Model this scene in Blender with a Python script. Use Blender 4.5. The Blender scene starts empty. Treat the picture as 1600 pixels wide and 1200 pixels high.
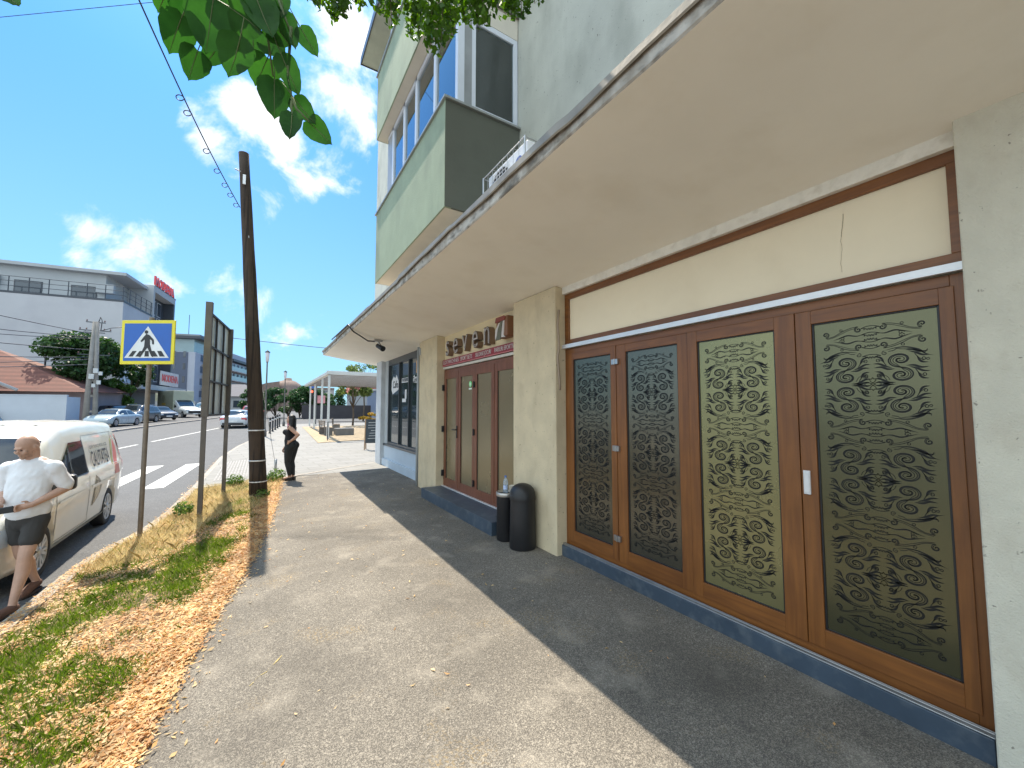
import bpy, bmesh, math, random
import numpy as np
from mathutils import Vector, Matrix, noise as mnoise
S=bpy.context.scene
COL=S.collection
R=math.radians
# ---------------------------------------------------------------- camera
cam=bpy.data.cameras.new('camera'); co=bpy.data.objects.new('camera',cam); COL.objects.link(co)
co.location=(0,0,1.77)
cam.sensor_fit='HORIZONTAL'; cam.sensor_width=36.0; cam.lens=36.0*623.2/1600.0
cam.clip_start=0.05; cam.clip_end=3000
co.rotation_euler=(R(90+3.525),0,-R(31.94))
S.camera=co
S.render.resolution_x=1024; S.render.resolution_y=768
# ---------------------------------------------------------------- exposure
S.view_settings.view_transform='Standard'; S.view_settings.look='None'
S.view_settings.exposure=1.6; S.view_settings.gamma=1.0
S.view_settings.use_curve_mapping=False
# ---------------------------------------------------------------- sun
SUN=Vector((-0.072,0.646,1.0)).normalized()
sl=bpy.data.lights.new('sun','SUN'); so=bpy.data.objects.new('sun',sl); COL.objects.link(so)
sl.energy=2.9; sl.angle=R(0.5); sl.color=(1.0,0.90,0.75)
so.rotation_euler=SUN.to_track_quat('Z','Y').to_euler(); so.location=(0,0,40)
# ---------------------------------------------------------------- world
W=bpy.data.worlds.new('World'); S.world=W; W.use_nodes=True
nt=W.node_tree; nt.nodes.clear()
def N(nt,t,**k):
    n=nt.nodes.new(t)
    for a,b in k.items():
        if a in n.inputs: n.inputs[a].default_value=b
        else: setattr(n,a,b)
    return n
def vm(nt,op,a,b=None):
    n=nt.nodes.new('ShaderNodeMath'); n.operation=op
    for i,v in enumerate((a,b)):
        if v is None: continue
        if isinstance(v,(int,float)): n.inputs[i].default_value=v
        else: nt.links.new(v,n.inputs[i])
    return n.outputs[0]
sky=N(nt,'ShaderNodeTexSky'); sky.sky_type='NISHITA'; sky.sun_disc=False
sky.sun_elevation=math.asin(SUN.z); sky.sun_rotation=math.atan2(SUN.x,SUN.y)
sky.air_density=1.0; sky.dust_density=0.6; sky.ozone_density=1.6
tint=N(nt,'ShaderNodeMix',data_type='RGBA',blend_type='MULTIPLY'); tint.inputs[0].default_value=1
tint.inputs[7].default_value=(0.15,0.34,0.53,1)
nt.links.new(sky.outputs[0],tint.inputs[6])
geo=N(nt,'ShaderNodeTexCoord')
nrm=geo.outputs['Generated']
nz=N(nt,'ShaderNodeTexNoise',Scale=7.0,Detail=9.0,Roughness=0.6,Distortion=0.25); nt.links.new(nrm,nz.inputs['Vector'])
nz2=N(nt,'ShaderNodeTexNoise',Scale=2.6,Detail=4.0,Roughness=0.55); nt.links.new(nrm,nz2.inputs['Vector'])
blobs=[((0.105,0.79,0.604),.135,1.0),((0.02,0.84,0.53),.09,.9),((0.11,0.86,0.50),.09,.8),((-0.25,0.935,0.25),.08,.65),((-.02,.97,.23),.16,.62),((-0.10,0.868,0.485),.085,.86),((-.05,.85,.53),.07,.8),((0.085,0.882,0.464),.085,.88),((-0.215,0.93,0.29),.10,.78),((-0.074,0.965,0.245),.075,.66),
 ((0.12,0.73,0.675),.12,.9),((0.0,0.835,0.55),.10,.8),((0.145,0.82,0.555),.10,.9),((-0.16,0.956,0.240),.10,.55),((0.04,0.98,0.19),.17,.5),((-0.28,0.95,0.16),.2,.45)]
acc=None
for d,r,s in blobs:
    dv=N(nt,'ShaderNodeVectorMath',operation='DISTANCE'); nt.links.new(nrm,dv.inputs[0]); dv.inputs[1].default_value=Vector(d).normalized()
    mr=N(nt,'ShaderNodeMapRange',interpolation_type='SMOOTHSTEP'); nt.links.new(dv.outputs['Value'],mr.inputs[0])
    mr.inputs[1].default_value=0; mr.inputs[2].default_value=r*1.35; mr.inputs[3].default_value=s; mr.inputs[4].default_value=0
    acc=mr.outputs[0] if acc is None else vm(nt,'MAXIMUM',acc,mr.outputs[0])
dens=vm(nt,'ADD',vm(nt,'MULTIPLY',acc,0.62),vm(nt,'MULTIPLY',vm(nt,'SUBTRACT',nz.outputs[0],0.5),1.7))
dens=vm(nt,'ADD',dens,vm(nt,'MULTIPLY',vm(nt,'SUBTRACT',nz2.outputs[0],0.5),0.5))
cm=N(nt,'ShaderNodeMapRange',interpolation_type='SMOOTHSTEP'); nt.links.new(dens,cm.inputs[0])
cm.inputs[1].default_value=0.27; cm.inputs[2].default_value=0.60
core=N(nt,'ShaderNodeMapRange',interpolation_type='SMOOTHSTEP'); nt.links.new(dens,core.inputs[0])
core.inputs[1].default_value=0.62; core.inputs[2].default_value=0.95
ccol=N(nt,'ShaderNodeMix',data_type='RGBA'); nt.links.new(core.outputs[0],ccol.inputs[0])
ccol.inputs[6].default_value=(3.0,3.05,3.05,1); ccol.inputs[7].default_value=(1.5,2.1,2.75,1)
# thin veil near the horizon
sep=N(nt,'ShaderNodeSeparateXYZ'); nt.links.new(nrm,sep.inputs[0])
hz=N(nt,'ShaderNodeMapRange'); nt.links.new(sep.outputs[2],hz.inputs[0]); hz.inputs[1].default_value=0.0; hz.inputs[2].default_value=0.55; hz.inputs[3].default_value=0.8; hz.inputs[4].default_value=0.0
veil=N(nt,'ShaderNodeMix',data_type='RGBA'); nt.links.new(hz.outputs[0],veil.inputs[0]); nt.links.new(tint.outputs[2],veil.inputs[6]); veil.inputs[7].default_value=(1.12,1.75,2.08,1)
mx=N(nt,'ShaderNodeMix',data_type='RGBA'); nt.links.new(cm.outputs[0],mx.inputs[0]); nt.links.new(veil.outputs[2],mx.inputs[6]); nt.links.new(ccol.outputs[2],mx.inputs[7])
# unseen bright cloud bank behind and to the left, added to lighten the shaded facade
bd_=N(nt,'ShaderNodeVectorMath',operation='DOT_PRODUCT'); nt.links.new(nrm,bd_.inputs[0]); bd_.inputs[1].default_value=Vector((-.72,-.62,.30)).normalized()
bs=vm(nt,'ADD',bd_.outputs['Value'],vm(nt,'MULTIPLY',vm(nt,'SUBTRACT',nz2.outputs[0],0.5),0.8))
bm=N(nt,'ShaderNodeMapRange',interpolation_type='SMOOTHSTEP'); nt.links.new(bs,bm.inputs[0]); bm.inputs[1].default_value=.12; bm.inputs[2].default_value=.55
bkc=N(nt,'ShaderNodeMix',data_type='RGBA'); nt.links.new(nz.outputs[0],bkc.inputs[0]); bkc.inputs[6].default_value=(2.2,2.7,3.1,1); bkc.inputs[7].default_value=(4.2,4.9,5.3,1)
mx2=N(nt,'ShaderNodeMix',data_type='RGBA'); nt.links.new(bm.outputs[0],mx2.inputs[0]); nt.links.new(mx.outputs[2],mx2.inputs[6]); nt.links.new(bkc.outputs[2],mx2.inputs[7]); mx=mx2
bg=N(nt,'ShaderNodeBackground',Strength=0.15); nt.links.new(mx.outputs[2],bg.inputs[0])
wo=N(nt,'ShaderNodeOutputWorld'); nt.links.new(bg.outputs[0],wo.inputs[0])
# ---------------------------------------------------------------- mesh helpers
class MB:
    def __init__(s): s.v=[]; s.f=[]; s.m=[]; s.sm=[]
    def add(s,vs,fs,mi=0,smooth=False,M=None):
        b=len(s.v)
        if M is not None: vs=[M@Vector(v) for v in vs]
        s.v+= [tuple(v) for v in vs]
        for f in fs: s.f.append(tuple(i+b for i in f)); s.m.append(mi); s.sm.append(smooth)
        return s
    def box(s,x0,x1,y0,y1,z0,z1,mi=0,M=None):
        x0,x1=min(x0,x1),max(x0,x1); y0,y1=min(y0,y1),max(y0,y1); z0,z1=min(z0,z1),max(z0,z1)
        vs=[(x0,y0,z0),(x1,y0,z0),(x1,y1,z0),(x0,y1,z0),(x0,y0,z1),(x1,y0,z1),(x1,y1,z1),(x0,y1,z1)]
        return s.add(vs,[(3,2,1,0),(4,5,6,7),(0,1,5,4),(1,2,6,5),(2,3,7,6),(3,0,4,7)],mi,False,M)
    def cyl(s,p0,p1,r0,r1=None,n=12,mi=0,caps=True,smooth=True):
        r1=r0 if r1 is None else r1
        p0=Vector(p0); p1=Vector(p1); q=(p1-p0).to_track_quat('Z','Y')
        vs=[]
        for p,r in ((p0,r0),(p1,r1)):
            for i in range(n):
                a=2*math.pi*i/n; vs.append(p+q@Vector((r*math.cos(a),r*math.sin(a),0)))
        s.add(vs,[(i,(i+1)%n,n+(i+1)%n,n+i) for i in range(n)],mi,smooth)
        if caps:
            s.add(vs[:n],[tuple(range(n-1,-1,-1))],mi); s.add(vs[n:],[tuple(range(n))],mi)
        return s
    def tube(s,pts,r,n=8,mi=0):
        pts=[Vector(p) for p in pts]; rs=r if isinstance(r,(list,tuple)) else [r]*len(pts)
        vs=[]; up=None
        for k,p in enumerate(pts):
            t=(pts[min(k+1,len(pts)-1)]-pts[max(k-1,0)]).normalized()
            if up is None: up=Vector((0,0,1)) if abs(t.z)<.9 else Vector((1,0,0))
            a=t.cross(up).normalized(); b=a.cross(t); up=b
            for i in range(n):
                an=2*math.pi*i/n; vs.append(p+(a*math.cos(an)+b*math.sin(an))*rs[k])
        fs=[(k*n+i,k*n+(i+1)%n,(k+1)*n+(i+1)%n,(k+1)*n+i) for k in range(len(pts)-1) for i in range(n)]
        fs.append(tuple(range(n))[::-1]); fs.append(tuple((len(pts)-1)*n+i for i in range(n)))
        return s.add(vs,fs,mi,True)
    def lathe(s,prof,c=(0,0,0),n=24,mi=0,M=None):
        vs=[]
        for r,z in prof:
            for i in range(n):
                a=2*math.pi*i/n; vs.append((c[0]+r*math.cos(a),c[1]+r*math.sin(a),c[2]+z))
        fs=[(k*n+i,k*n+(i+1)%n,(k+1)*n+(i+1)%n,(k+1)*n+i) for k in range(len(prof)-1) for i in range(n)]
        return s.add(vs,fs,mi,True,M)
    def sph(s,c,r,n=12,m=8,mi=0,M=None):
        r=(r,r,r) if isinstance(r,(int,float)) else r
        vs=[(c[0],c[1],c[2]-r[2])]
        for j in range(1,m):
            ph=-math.pi/2+math.pi*j/m
            for i in range(n):
                a=2*math.pi*i/n; vs.append((c[0]+r[0]*math.cos(ph)*math.cos(a),c[1]+r[1]*math.cos(ph)*math.sin(a),c[2]+r[2]*math.sin(ph)))
        vs.append((c[0],c[1],c[2]+r[2])); L=len(vs)-1
        fs=[(0,1+(i+1)%n,1+i) for i in range(n)]
        fs+=[(1+j*n+i,1+j*n+(i+1)%n,1+(j+1)*n+(i+1)%n,1+(j+1)*n+i) for j in range(m-2) for i in range(n)]
        fs+=[(L,1+(m-2)*n+i,1+(m-2)*n+(i+1)%n) for i in range(n)]
        return s.add(vs,fs,mi,True,M)
    def prism(s,poly,h0,h1,axis='z',mi=0,M=None):
        # poly 2d, extruded along axis: z:(a,b,h) x:(h,a,b) y:(a,h,b)
        f={'z':lambda a,b,h:(a,b,h),'x':lambda a,b,h:(h,a,b),'y':lambda a,b,h:(a,h,b)}[axis]
        n=len(poly); vs=[f(a,b,h0) for a,b in poly]+[f(a,b,h1) for a,b in poly]
        fs=[(i,(i+1)%n,n+(i+1)%n,n+i) for i in range(n)]+[tuple(range(n-1,-1,-1)),tuple(range(n,2*n))]
        return s.add(vs,fs,mi,False,M)
    def build(s,name,mats,parent=None,label=None,cat=None,group=None,kind=None,world=False,bevel=0,recalc=True):
        me=bpy.data.meshes.new(name); me.from_pydata(s.v,[],s.f)
        for m in (mats if isinstance(mats,(list,tuple)) else [mats]): me.materials.append(m)
        me.polygons.foreach_set('material_index',s.m); me.polygons.foreach_set('use_smooth',s.sm)
        if recalc:
            b=bmesh.new(); b.from_mesh(me); bmesh.ops.recalc_face_normals(b,faces=b.faces); b.to_mesh(me); b.free()
        return link(name,me,parent,label,cat,group,kind,world,bevel)
def pmat(p): return Matrix.Translation(p.location)@p.rotation_euler.to_matrix().to_4x4()
def link(name,me,parent=None,label=None,cat=None,group=None,kind=None,world=False,bevel=0):
    o=bpy.data.objects.new(name,me); COL.objects.link(o)
    if parent:
        o.parent=parent
        if world:
            M=pmat(parent)
            if parent.parent: M=pmat(parent.parent)@parent.matrix_parent_inverse@M
            o.matrix_parent_inverse=M.inverted()
    if bevel:
        bv=o.modifiers.new('bevel','BEVEL'); bv.width=bevel; bv.segments=2; bv.limit_method='ANGLE'
    tag(o,label,cat,group,kind); return o
def tag(o,label=None,cat=None,group=None,kind=None):
    if label: o['label']=label
    if cat: o['category']=cat
    if group: o['group']=group
    if kind: o['kind']=kind
def thing(name,label,cat,loc=(0,0,0),rot=0,group=None):
    o=bpy.data.objects.new(name,None); COL.objects.link(o); o.empty_display_size=.2
    o.location=loc; o.rotation_euler=(0,0,rot); tag(o,label,cat,group); return o
def fastmesh(name,V,F,mats,smooth=False,mi=None):
    V=np.asarray(V,dtype=np.float32); F=np.asarray(F,dtype=np.int32); k=F.shape[1]
    me=bpy.data.meshes.new(name); me.vertices.add(len(V)); me.vertices.foreach_set('co',V.ravel())
    me.loops.add(F.size); me.loops.foreach_set('vertex_index',F.ravel())
    me.polygons.add(len(F)); me.polygons.foreach_set('loop_start',np.arange(0,F.size,k,dtype=np.int32))
    for m in (mats if isinstance(mats,(list,tuple)) else [mats]): me.materials.append(m)
    if mi is not None: me.polygons.foreach_set('material_index',np.asarray(mi,dtype=np.int32))
    me.update(calc_edges=True)
    if smooth: me.polygons.foreach_set('use_smooth',np.ones(len(F),dtype=bool))
    return me
def textmesh(txt,size,depth=0.002,bold=0.0,sx=1.0,align='CENTER',shear=0.0):
    cu=bpy.data.curves.new('t','FONT'); cu.body=txt; cu.size=size; cu.extrude=depth; cu.offset=bold; cu.align_x=align; cu.align_y='CENTER'; cu.shear=shear; cu.resolution_u=3
    o=bpy.data.objects.new('t',cu); COL.objects.link(o)
    dg=bpy.context.evaluated_depsgraph_get(); me=bpy.data.meshes.new_from_object(o.evaluated_get(dg))
    bpy.data.objects.remove(o); bpy.data.curves.remove(cu)
    for v in me.vertices: v.co.x*=sx
    return me
def addmesh(mb,me,M,mi=0):
    mb.add([M@v.co for v in me.vertices],[tuple(p.vertices) for p in me.polygons],mi)
def frame(o,xa,ya):  # matrix with local x along xa, local y along ya
    xa=Vector(xa).normalized(); ya=Vector(ya).normalized(); za=xa.cross(ya)
    M=Matrix((xa,ya,za)).transposed().to_4x4(); M.translation=Vector(o); return M
# ---------------------------------------------------------------- materials
MC={}
def mat(name,col,rough=.6,var=.12,scale=3.0,bump=.0,bscale=60.,metal=0.,spec=.5,detail=5,col2=None,trans=0.,island=0.,coat=0.,extra=None):
    if name in MC: return MC[name]
    m=bpy.data.materials.new(name); m.use_nodes=True; t=m.node_tree; p=t.nodes['Principled BSDF']
    tc=N(t,'ShaderNodeTexCoord'); P=tc.outputs['Object']
    n=N(t,'ShaderNodeTexNoise',Scale=scale,Detail=float(detail),Roughness=.6); t.links.new(P,n.inputs['Vector'])
    cr=N(t,'ShaderNodeValToRGB'); t.links.new(n.outputs[0],cr.inputs[0])
    c=Vector(col[:3]); c2=Vector(col2[:3]) if col2 else None
    cr.color_ramp.elements[0].position=.3; cr.color_ramp.elements[1].position=.7
    lo=c*(1-var); hi=c*(1+var) if c2 is None else c2
    cr.color_ramp.elements[0].color=(*lo,1); cr.color_ramp.elements[1].color=(*hi,1)
    out=cr.outputs[0]
    if island:
        g=N(t,'ShaderNodeNewGeometry'); hs=N(t,'ShaderNodeHueSaturation'); t.links.new(out,hs.inputs['Color'])
        t.links.new(vm(t,'ADD',1-island/2,vm(t,'MULTIPLY',g.outputs['Random Per Island'],island)),hs.inputs['Value'])
        out=hs.outputs[0]
    if extra: out=extra(t,P,out)
    t.links.new(out,p.inputs['Base Color'])
    rn=N(t,'ShaderNodeMapRange'); t.links.new(n.outputs[0],rn.inputs[0]); rn.inputs[3].default_value=max(0,rough-.07); rn.inputs[4].default_value=min(1,rough+.07)
    t.links.new(rn.outputs[0],p.inputs['Roughness'])
    p.inputs['Metallic'].default_value=metal; p.inputs['Specular IOR Level'].default_value=spec
    if coat: p.inputs['Coat Weight'].default_value=coat; p.inputs['Coat Roughness'].default_value=.06
    if bump:
        b=N(t,'ShaderNodeBump',Strength=bump,Distance=.01); n2=N(t,'ShaderNodeTexNoise',Scale=bscale,Detail=6.0); t.links.new(P,n2.inputs['Vector'])
        t.links.new(n2.outputs[0],b.inputs['Height']); t.links.new(b.outputs[0],p.inputs['Normal'])
    if trans:
        tr=N(t,'ShaderNodeBsdfTranslucent'); hs=N(t,'ShaderNodeHueSaturation',Saturation=1.15,Value=1.6); t.links.new(out,hs.inputs['Color']); t.links.new(hs.outputs[0],tr.inputs[0])
        ms=N(t,'ShaderNodeMixShader'); ms.inputs[0].default_value=trans; t.links.new(p.outputs[0],ms.inputs[1]); t.links.new(tr.outputs[0],ms.inputs[2])
        t.links.new(ms.outputs[0],t.nodes['Material Output'].inputs[0])
    MC[name]=m; return m
def mixc(t,fac,a,b,mode='MIX'):
    n=N(t,'ShaderNodeMix',data_type='RGBA',blend_type=mode)
    for i,v in ((0,fac),(6,a),(7,b)):
        if isinstance(v,(int,float)): n.inputs[i].default_value=v
        elif isinstance(v,tuple): n.inputs[i].default_value=(*v,1) if len(v)==3 else v
        else: t.links.new(v,n.inputs[i])
    return n.outputs[2]
def nramp(t,P,scale,lo,hi,detail=4,vec=None,dist=0.,rough=.55):
    n=N(t,'ShaderNodeTexNoise',Scale=float(scale),Detail=float(detail),Distortion=dist,Roughness=rough)
    if vec is not None:
        mp=N(t,'ShaderNodeMapping'); mp.inputs['Scale'].default_value=vec; t.links.new(P,mp.inputs[0]); P=mp.outputs[0]
    t.links.new(P,n.inputs['Vector'])
    mr=N(t,'ShaderNodeMapRange'); t.links.new(n.outputs[0],mr.inputs[0]); mr.inputs[1].default_value=lo; mr.inputs[2].default_value=hi
    return mr.outputs[0]
def stains(col,amt=.5,scale=3,vec=(1,1,1),spots=False):
    def f(t,P,out):
        a=nramp(t,P,scale,.5,.72,6,vec); out=mixc(t,vm(t,'MULTIPLY',a,amt),out,col)
        if spots:
            b=nramp(t,P,28,.70,.74,2); out=mixc(t,vm(t,'MULTIPLY',b,.7),out,tuple(c*.35 for c in col))
        return out
    return f
def glassmat(name,col,rough=.03,spec=.8,metal=0.,alpha=None):
    m=mat(name,col,rough,.05,1.0,spec=spec,metal=metal)
    if alpha:
        t=m.node_tree; p=t.nodes['Principled BSDF']; tr=N(t,'ShaderNodeBsdfTransparent'); ms=N(t,'ShaderNodeMixShader')
        lw=N(t,'ShaderNodeLayerWeight',Blend=.25)
        t.links.new(vm(t,'MAXIMUM',lw.outputs[0],alpha),ms.inputs[0]); t.links.new(tr.outputs[0],ms.inputs[1]); t.links.new(p.outputs[0],ms.inputs[2])
        t.links.new(ms.outputs[0],t.nodes['Material Output'].inputs[0])
    return m
def wood_extra(t,P,out):
    a=nramp(t,P,1.0,.35,.65,6,(26,26,1.6),.6); return mixc(t,vm(t,'MULTIPLY',a,.6),out,(.105,.034,.010))
def woodh_extra(t,P,out):
    a=nramp(t,P,1.0,.35,.65,6,(26,1.6,26),.6); return mixc(t,vm(t,'MULTIPLY',a,.6),out,(.105,.034,.010))
M_wood=mat('brown woodgrain foil',(.225,.082,.018),.38,.16,2.5,extra=wood_extra,spec=.5)
M_woodh=mat('brown woodgrain foil lying',(.225,.082,.018),.38,.16,2.5,extra=woodh_extra,spec=.5)
M_wood2=mat('reddish woodgrain foil',(.20,.075,.042),.42,.14,2.5,extra=wood_extra)
M_dark=mat('black plastic',(.012,.012,.014),.45,.2,4)
M_rubber=mat('black rubber',(.02,.02,.02),.75,.2,8,bump=.2,bscale=90)
M_steel=mat('brushed grey metal',(.42,.42,.42),.32,.12,12,metal=.9)
M_alu=mat('white aluminium rail',(.72,.72,.72),.35,.08,9,metal=.35)
M_grey=mat('dark grey painted metal',(.13,.125,.12),.55,.2,6,bump=.05)
M_white=mat('white plastic',(.75,.76,.78),.35,.05,4)
# ---------------------------------------------------------------- ground profile
def rz(y): return -.28+.015*(min(max(y,8),100)-8)
def pz(y): return 0 if y<13 else .013*(min(y,60)-13)
def lerp(tab,y):
    if y<=tab[0][0]: return tab[0][1]
    for (a,b),(c,d) in zip(tab,tab[1:]):
        if y<=c: return b+(d-b)*(y-a)/(c-a)
    return tab[-1][1]
KERB=[(-30,-4.2),(-6,-3.0),(3,-2.25),(4.5,-2.02),(5.6,-1.92),(7,-1.90),(7.6,-1.82),(8.4,-1.60),(9.5,-1.46),(12.2,-1.36),(18,-1.27),(22,-.95),(25.8,-.42),(30,.12),(36,.75),(41.5,1.3)]
EDGE=[(-30,-2.6),(-2,-1.15),(2,-.62),(2.74,-.50),(3.6,-.41),(4.36,-.29),(5.56,-.07),(7,.10),(9,.28),(12.1,.50)]
LK=[(-40,-13.2),(8,-11.2),(25,-9.9),(39.4,-8.45),(48,-7.15),(61.8,-4.9),(80,-3.2),(130,2)]
def kx(y): return lerp(KERB,y)
def ex(y): return lerp(EDGE,y)
def strip(mb,ys,xl,xr,zf,nx=1,mi=0,dz=0.):
    b=[]; 
    for y in ys:
        for i in range(nx+1):
            x=xl(y)+(xr(y)-xl(y))*i/nx; b.append((x,y,zf(x,y)+dz))
    n=nx+1
    mb.add(b,[(j*n+i,j*n+i+1,(j+1)*n+i+1,(j+1)*n+i) for j in range(len(ys)-1) for i in range(nx)],mi,True)
def fr(a,b,st):
    n=max(1,round(abs(b-a)/st)); return [a+(b-a)*i/n for i in range(n+1)]
def asphalt(name,base,light,scale=260,patch=.25,pollen=True,rough=.85):
    def ex_(t,P,out):
        v=N(t,'ShaderNodeTexVoronoi',Scale=float(scale)); t.links.new(P,v.inputs['Vector'])
        sp=N(t,'ShaderNodeSeparateColor'); t.links.new(v.outputs['Color'],sp.inputs[0])
        mr=N(t,'ShaderNodeMapRange'); t.links.new(sp.outputs[0],mr.inputs[0]); mr.inputs[1].default_value=.35; mr.inputs[2].default_value=1.
        out=mixc(t,mr.outputs[0],out,light)
        v2=N(t,'ShaderNodeTexVoronoi',Scale=float(scale)*.42); t.links.new(P,v2.inputs['Vector'])
        s2=N(t,'ShaderNodeSeparateColor'); t.links.new(v2.outputs['Color'],s2.inputs[0])
        m2=N(t,'ShaderNodeMapRange'); t.links.new(s2.outputs[1],m2.inputs[0]); m2.inputs[1].default_value=.88; m2.inputs[2].default_value=.96; m2.inputs[4].default_value=.45
        out=mixc(t,m2.outputs[0],out,tuple(min(1,c*1.35) for c in light))
        a=nramp(t,P,.9,.35,.7,6); out=mixc(t,vm(t,'MULTIPLY',a,patch),out,tuple(c*.55 for c in base))
        a=nramp(t,P,2.7,.55,.75,4); out=mixc(t,vm(t,'MULTIPLY',a,patch*.8),out,tuple(min(1,c*1.15) for c in light))
        if pollen:
            a=nramp(t,P,.45,.5,.62,7,dist=.8); out=mixc(t,vm(t,'MULTIPLY',a,.28),out,tuple(c*.7 for c in base)); a=nramp(t,P,5.,.66,.72,3); out=mixc(t,vm(t,'MULTIPLY',a,.35),out,tuple(c*.6 for c in base))
            a=nramp(t,P,1.6,.56,.75,5); b=nramp(t,P,55,.5,.62,3); out=mixc(t,vm(t,'MULTIPLY',vm(t,'MULTIPLY',a,b),.6),out,(.42,.28,.10))
        return out
    m=mat(name,base,rough,.15,35,bump=.55,bscale=scale*.5,extra=ex_,spec=.3)
    return m
M_pave=asphalt('worn pavement asphalt',(.115,.103,.088),(.34,.305,.252),230,.55)
M_road=asphalt('road asphalt',(.095,.097,.10),(.165,.167,.17),140,.2,False)
M_kerb=mat('kerb concrete',(.33,.30,.26),.85,.2,6,bump=.4,bscale=50,extra=stains((.12,.10,.08),.6,7))
def tile_extra(t,P,out):
    for _ in (0,):
        br=N(t,'ShaderNodeTexBrick',Scale=1.0); br.inputs['Color1'].default_value=(1,1,1,1); br.inputs['Color2'].default_value=(.86,.86,.85,1); br.inputs['Mortar'].default_value=(.55,.54,.5,1)
        br.inputs['Mortar Size'].default_value=.012; br.inputs['Brick Width'].default_value=.8; br.inputs['Row Height'].default_value=.4
        mp=N(t,'ShaderNodeMapping'); mp.inputs['Rotation'].default_value=(0,0,R(-7)); t.links.new(P,mp.inputs[0]); t.links.new(mp.outputs[0],br.inputs['Vector'])
        out=mixc(t,1.0,out,br.outputs[0],'MULTIPLY')
        v=nramp(t,P,90,.4,.7,2); out=mixc(t,vm(t,'MULTIPLY',v,.25),out,(.22,.21,.2))
    return out
M_tile=mat('pale stone paving slabs',(.225,.22,.205),.75,.14,1.2,bump=.1,extra=tile_extra)
M_paint=mat('worn white road paint',(.62,.62,.60),.7,.1,3,extra=stains((.22,.22,.21),.75,14))
M_soil=mat('dry soil with bark crumbs',(.14,.10,.065),.95,.35,6,bump=.8,bscale=60,col2=(.30,.19,.10))
M_bed=mat('tan gravel bed',(.36,.28,.18),.95,.3,5,bump=.6,bscale=30)
g=MB()
ys=[-80]+fr(-30,110,5)+[400]
strip(g,ys,lambda y:-260,lambda y:260,lambda x,y:rz(y)-.06,2)
g.build('ground',M_road,kind='structure')
r=MB(); strip(r,fr(-30,41.5,1.5)+fr(43,130,4),lambda y:lerp(LK,y),lambda y:(kx(y)+.02 if y<41.6 else 60),lambda x,y:rz(y),1)
r.build('road',M_road,kind='structure')
# parking lot across the road (raised behind a kerb)
pk=MB(); strip(pk,fr(-40,130,3),lambda y:-70,lambda y:lerp(LK,y)-.15,lambda x,y:rz(y)+.10,1); pk.build('parking_lot',M_road,kind='structure')
kb=MB()
def kerbstrip(kb,tab,ys,w,h,side):
    vs=[];
    for y in ys:
        x=lerp(tab,y); z=rz(y)
        for dx,dz in ((0,-.1),(0,h-.015),(side*.02,h),(side*w,h),(side*w,-.1)): vs.append((x+dx,y,z+dz))
    fs=[(j*5+i,j*5+i+1,(j+1)*5+i+1,(j+1)*5+i) for j in range(len(ys)-1) for i in range(4)]
    kb.add(vs,fs)
kerbstrip(kb,LK,fr(-40,130,3),.16,.115,-1); kb.build('far_kerb',M_kerb,kind='structure')
kb=MB(); kerbstrip(kb,KERB,fr(-30,41.4,.6),.15,.15,1); kb.build('kerb',M_kerb,kind='structure')
# asphalt pavement
pv=MB(); 
yy=fr(-30,11.7,.6)
strip(pv,yy,lambda y:ex(y),lambda y:3.45,lambda x,y:0,1)
pv.add([(ex(11.7),11.7,0),(3.45,11.7,0),(3.45,13.76,0),(.50,11.77,0)],[(0,1,2,3)])
pv.build('pavement',M_pave,kind='structure')
# verge (soil)
def vergez(x,y):
    a=(x-kx(y)-.15)/max(.01,ex(y)-kx(y)-.15); a=min(1,max(0,a)); z0=rz(y)+.135
    s=a*a*(3-2*a); z=z0*(1-s)+.004*s
    return z+.035*mnoise.noise(Vector((x*1.7,y*1.7,0)))*4*a*(1-a)+.02*math.sin(a*3.1416)
vg=MB(); ys=fr(-6,11.9,.3); strip(vg,ys,lambda y:kx(y)+.14,lambda y:ex(y)+.01,lambda x,y:vergez(x,y)-.004,8)
vg.build('verge_soil',M_soil,kind='structure')
# stone plaza
pl=MB(); ys=fr(12.0,41.4,1.2)
def zpl(x,y):
    # dropped edge at the crossing
    z=pz(y); d=x-kx(y)
    if d<1.2: z0=rz(y)+.152; z=z0+(z-z0)*max(0,min(1,d/1.2))
    return z+.004
strip(pl,ys,lambda y:kx(y)+.13,lambda y:kx(y)+1.3,zpl,4)
strip(pl,ys,lambda y:kx(y)+1.3,lambda y:40,zpl,1)
pl.add([(kx(11.6)+.13,11.6,rz(11.6)+.155),(.1,11.72,.003),(3.4,13.86,.003),(3.4,11.9,-.02),(kx(12)+1.3,12.0,.004),(kx(12)+.13,12,zpl(kx(12)+.13,12))],[(0,1,4,5)])
pl.build('plaza_paving',M_tile,kind='structure')
pl=MB(); 
pts=[(kx(11.6)+.13,11.62),(.5,11.77),(3.42,13.74),(3.42,13.88),(.44,11.91),(kx(11.6)+.13,11.76)]
pl.add([(x,y,.012 if i in(1,2,3,4) else zpl(x,12)+.02) for i,(x,y) in enumerate(pts)],[(0,1,4,5),(1,2,3,4)])
pl.build('edging_stones',M_kerb,kind='structure')
tp=MB()
for k in range(14):
    x0=kx(13)+.35+k*.075
    for j in range(9):
        y=12.5+j*.42+.12*k*.075; z=zpl(x0,y)
        tp.add([(x0,y,z+.009),(x0+.04,y,z+.009),(x0+.04,y+.38,zpl(x0,y+.38)+.009),(x0,y+.38,zpl(x0,y+.38)+.009)],[(0,1,2,3)])
tp.build('tactile_strips',mat('tactile paving ribs',(.30,.29,.28),.8),kind='structure')
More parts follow.
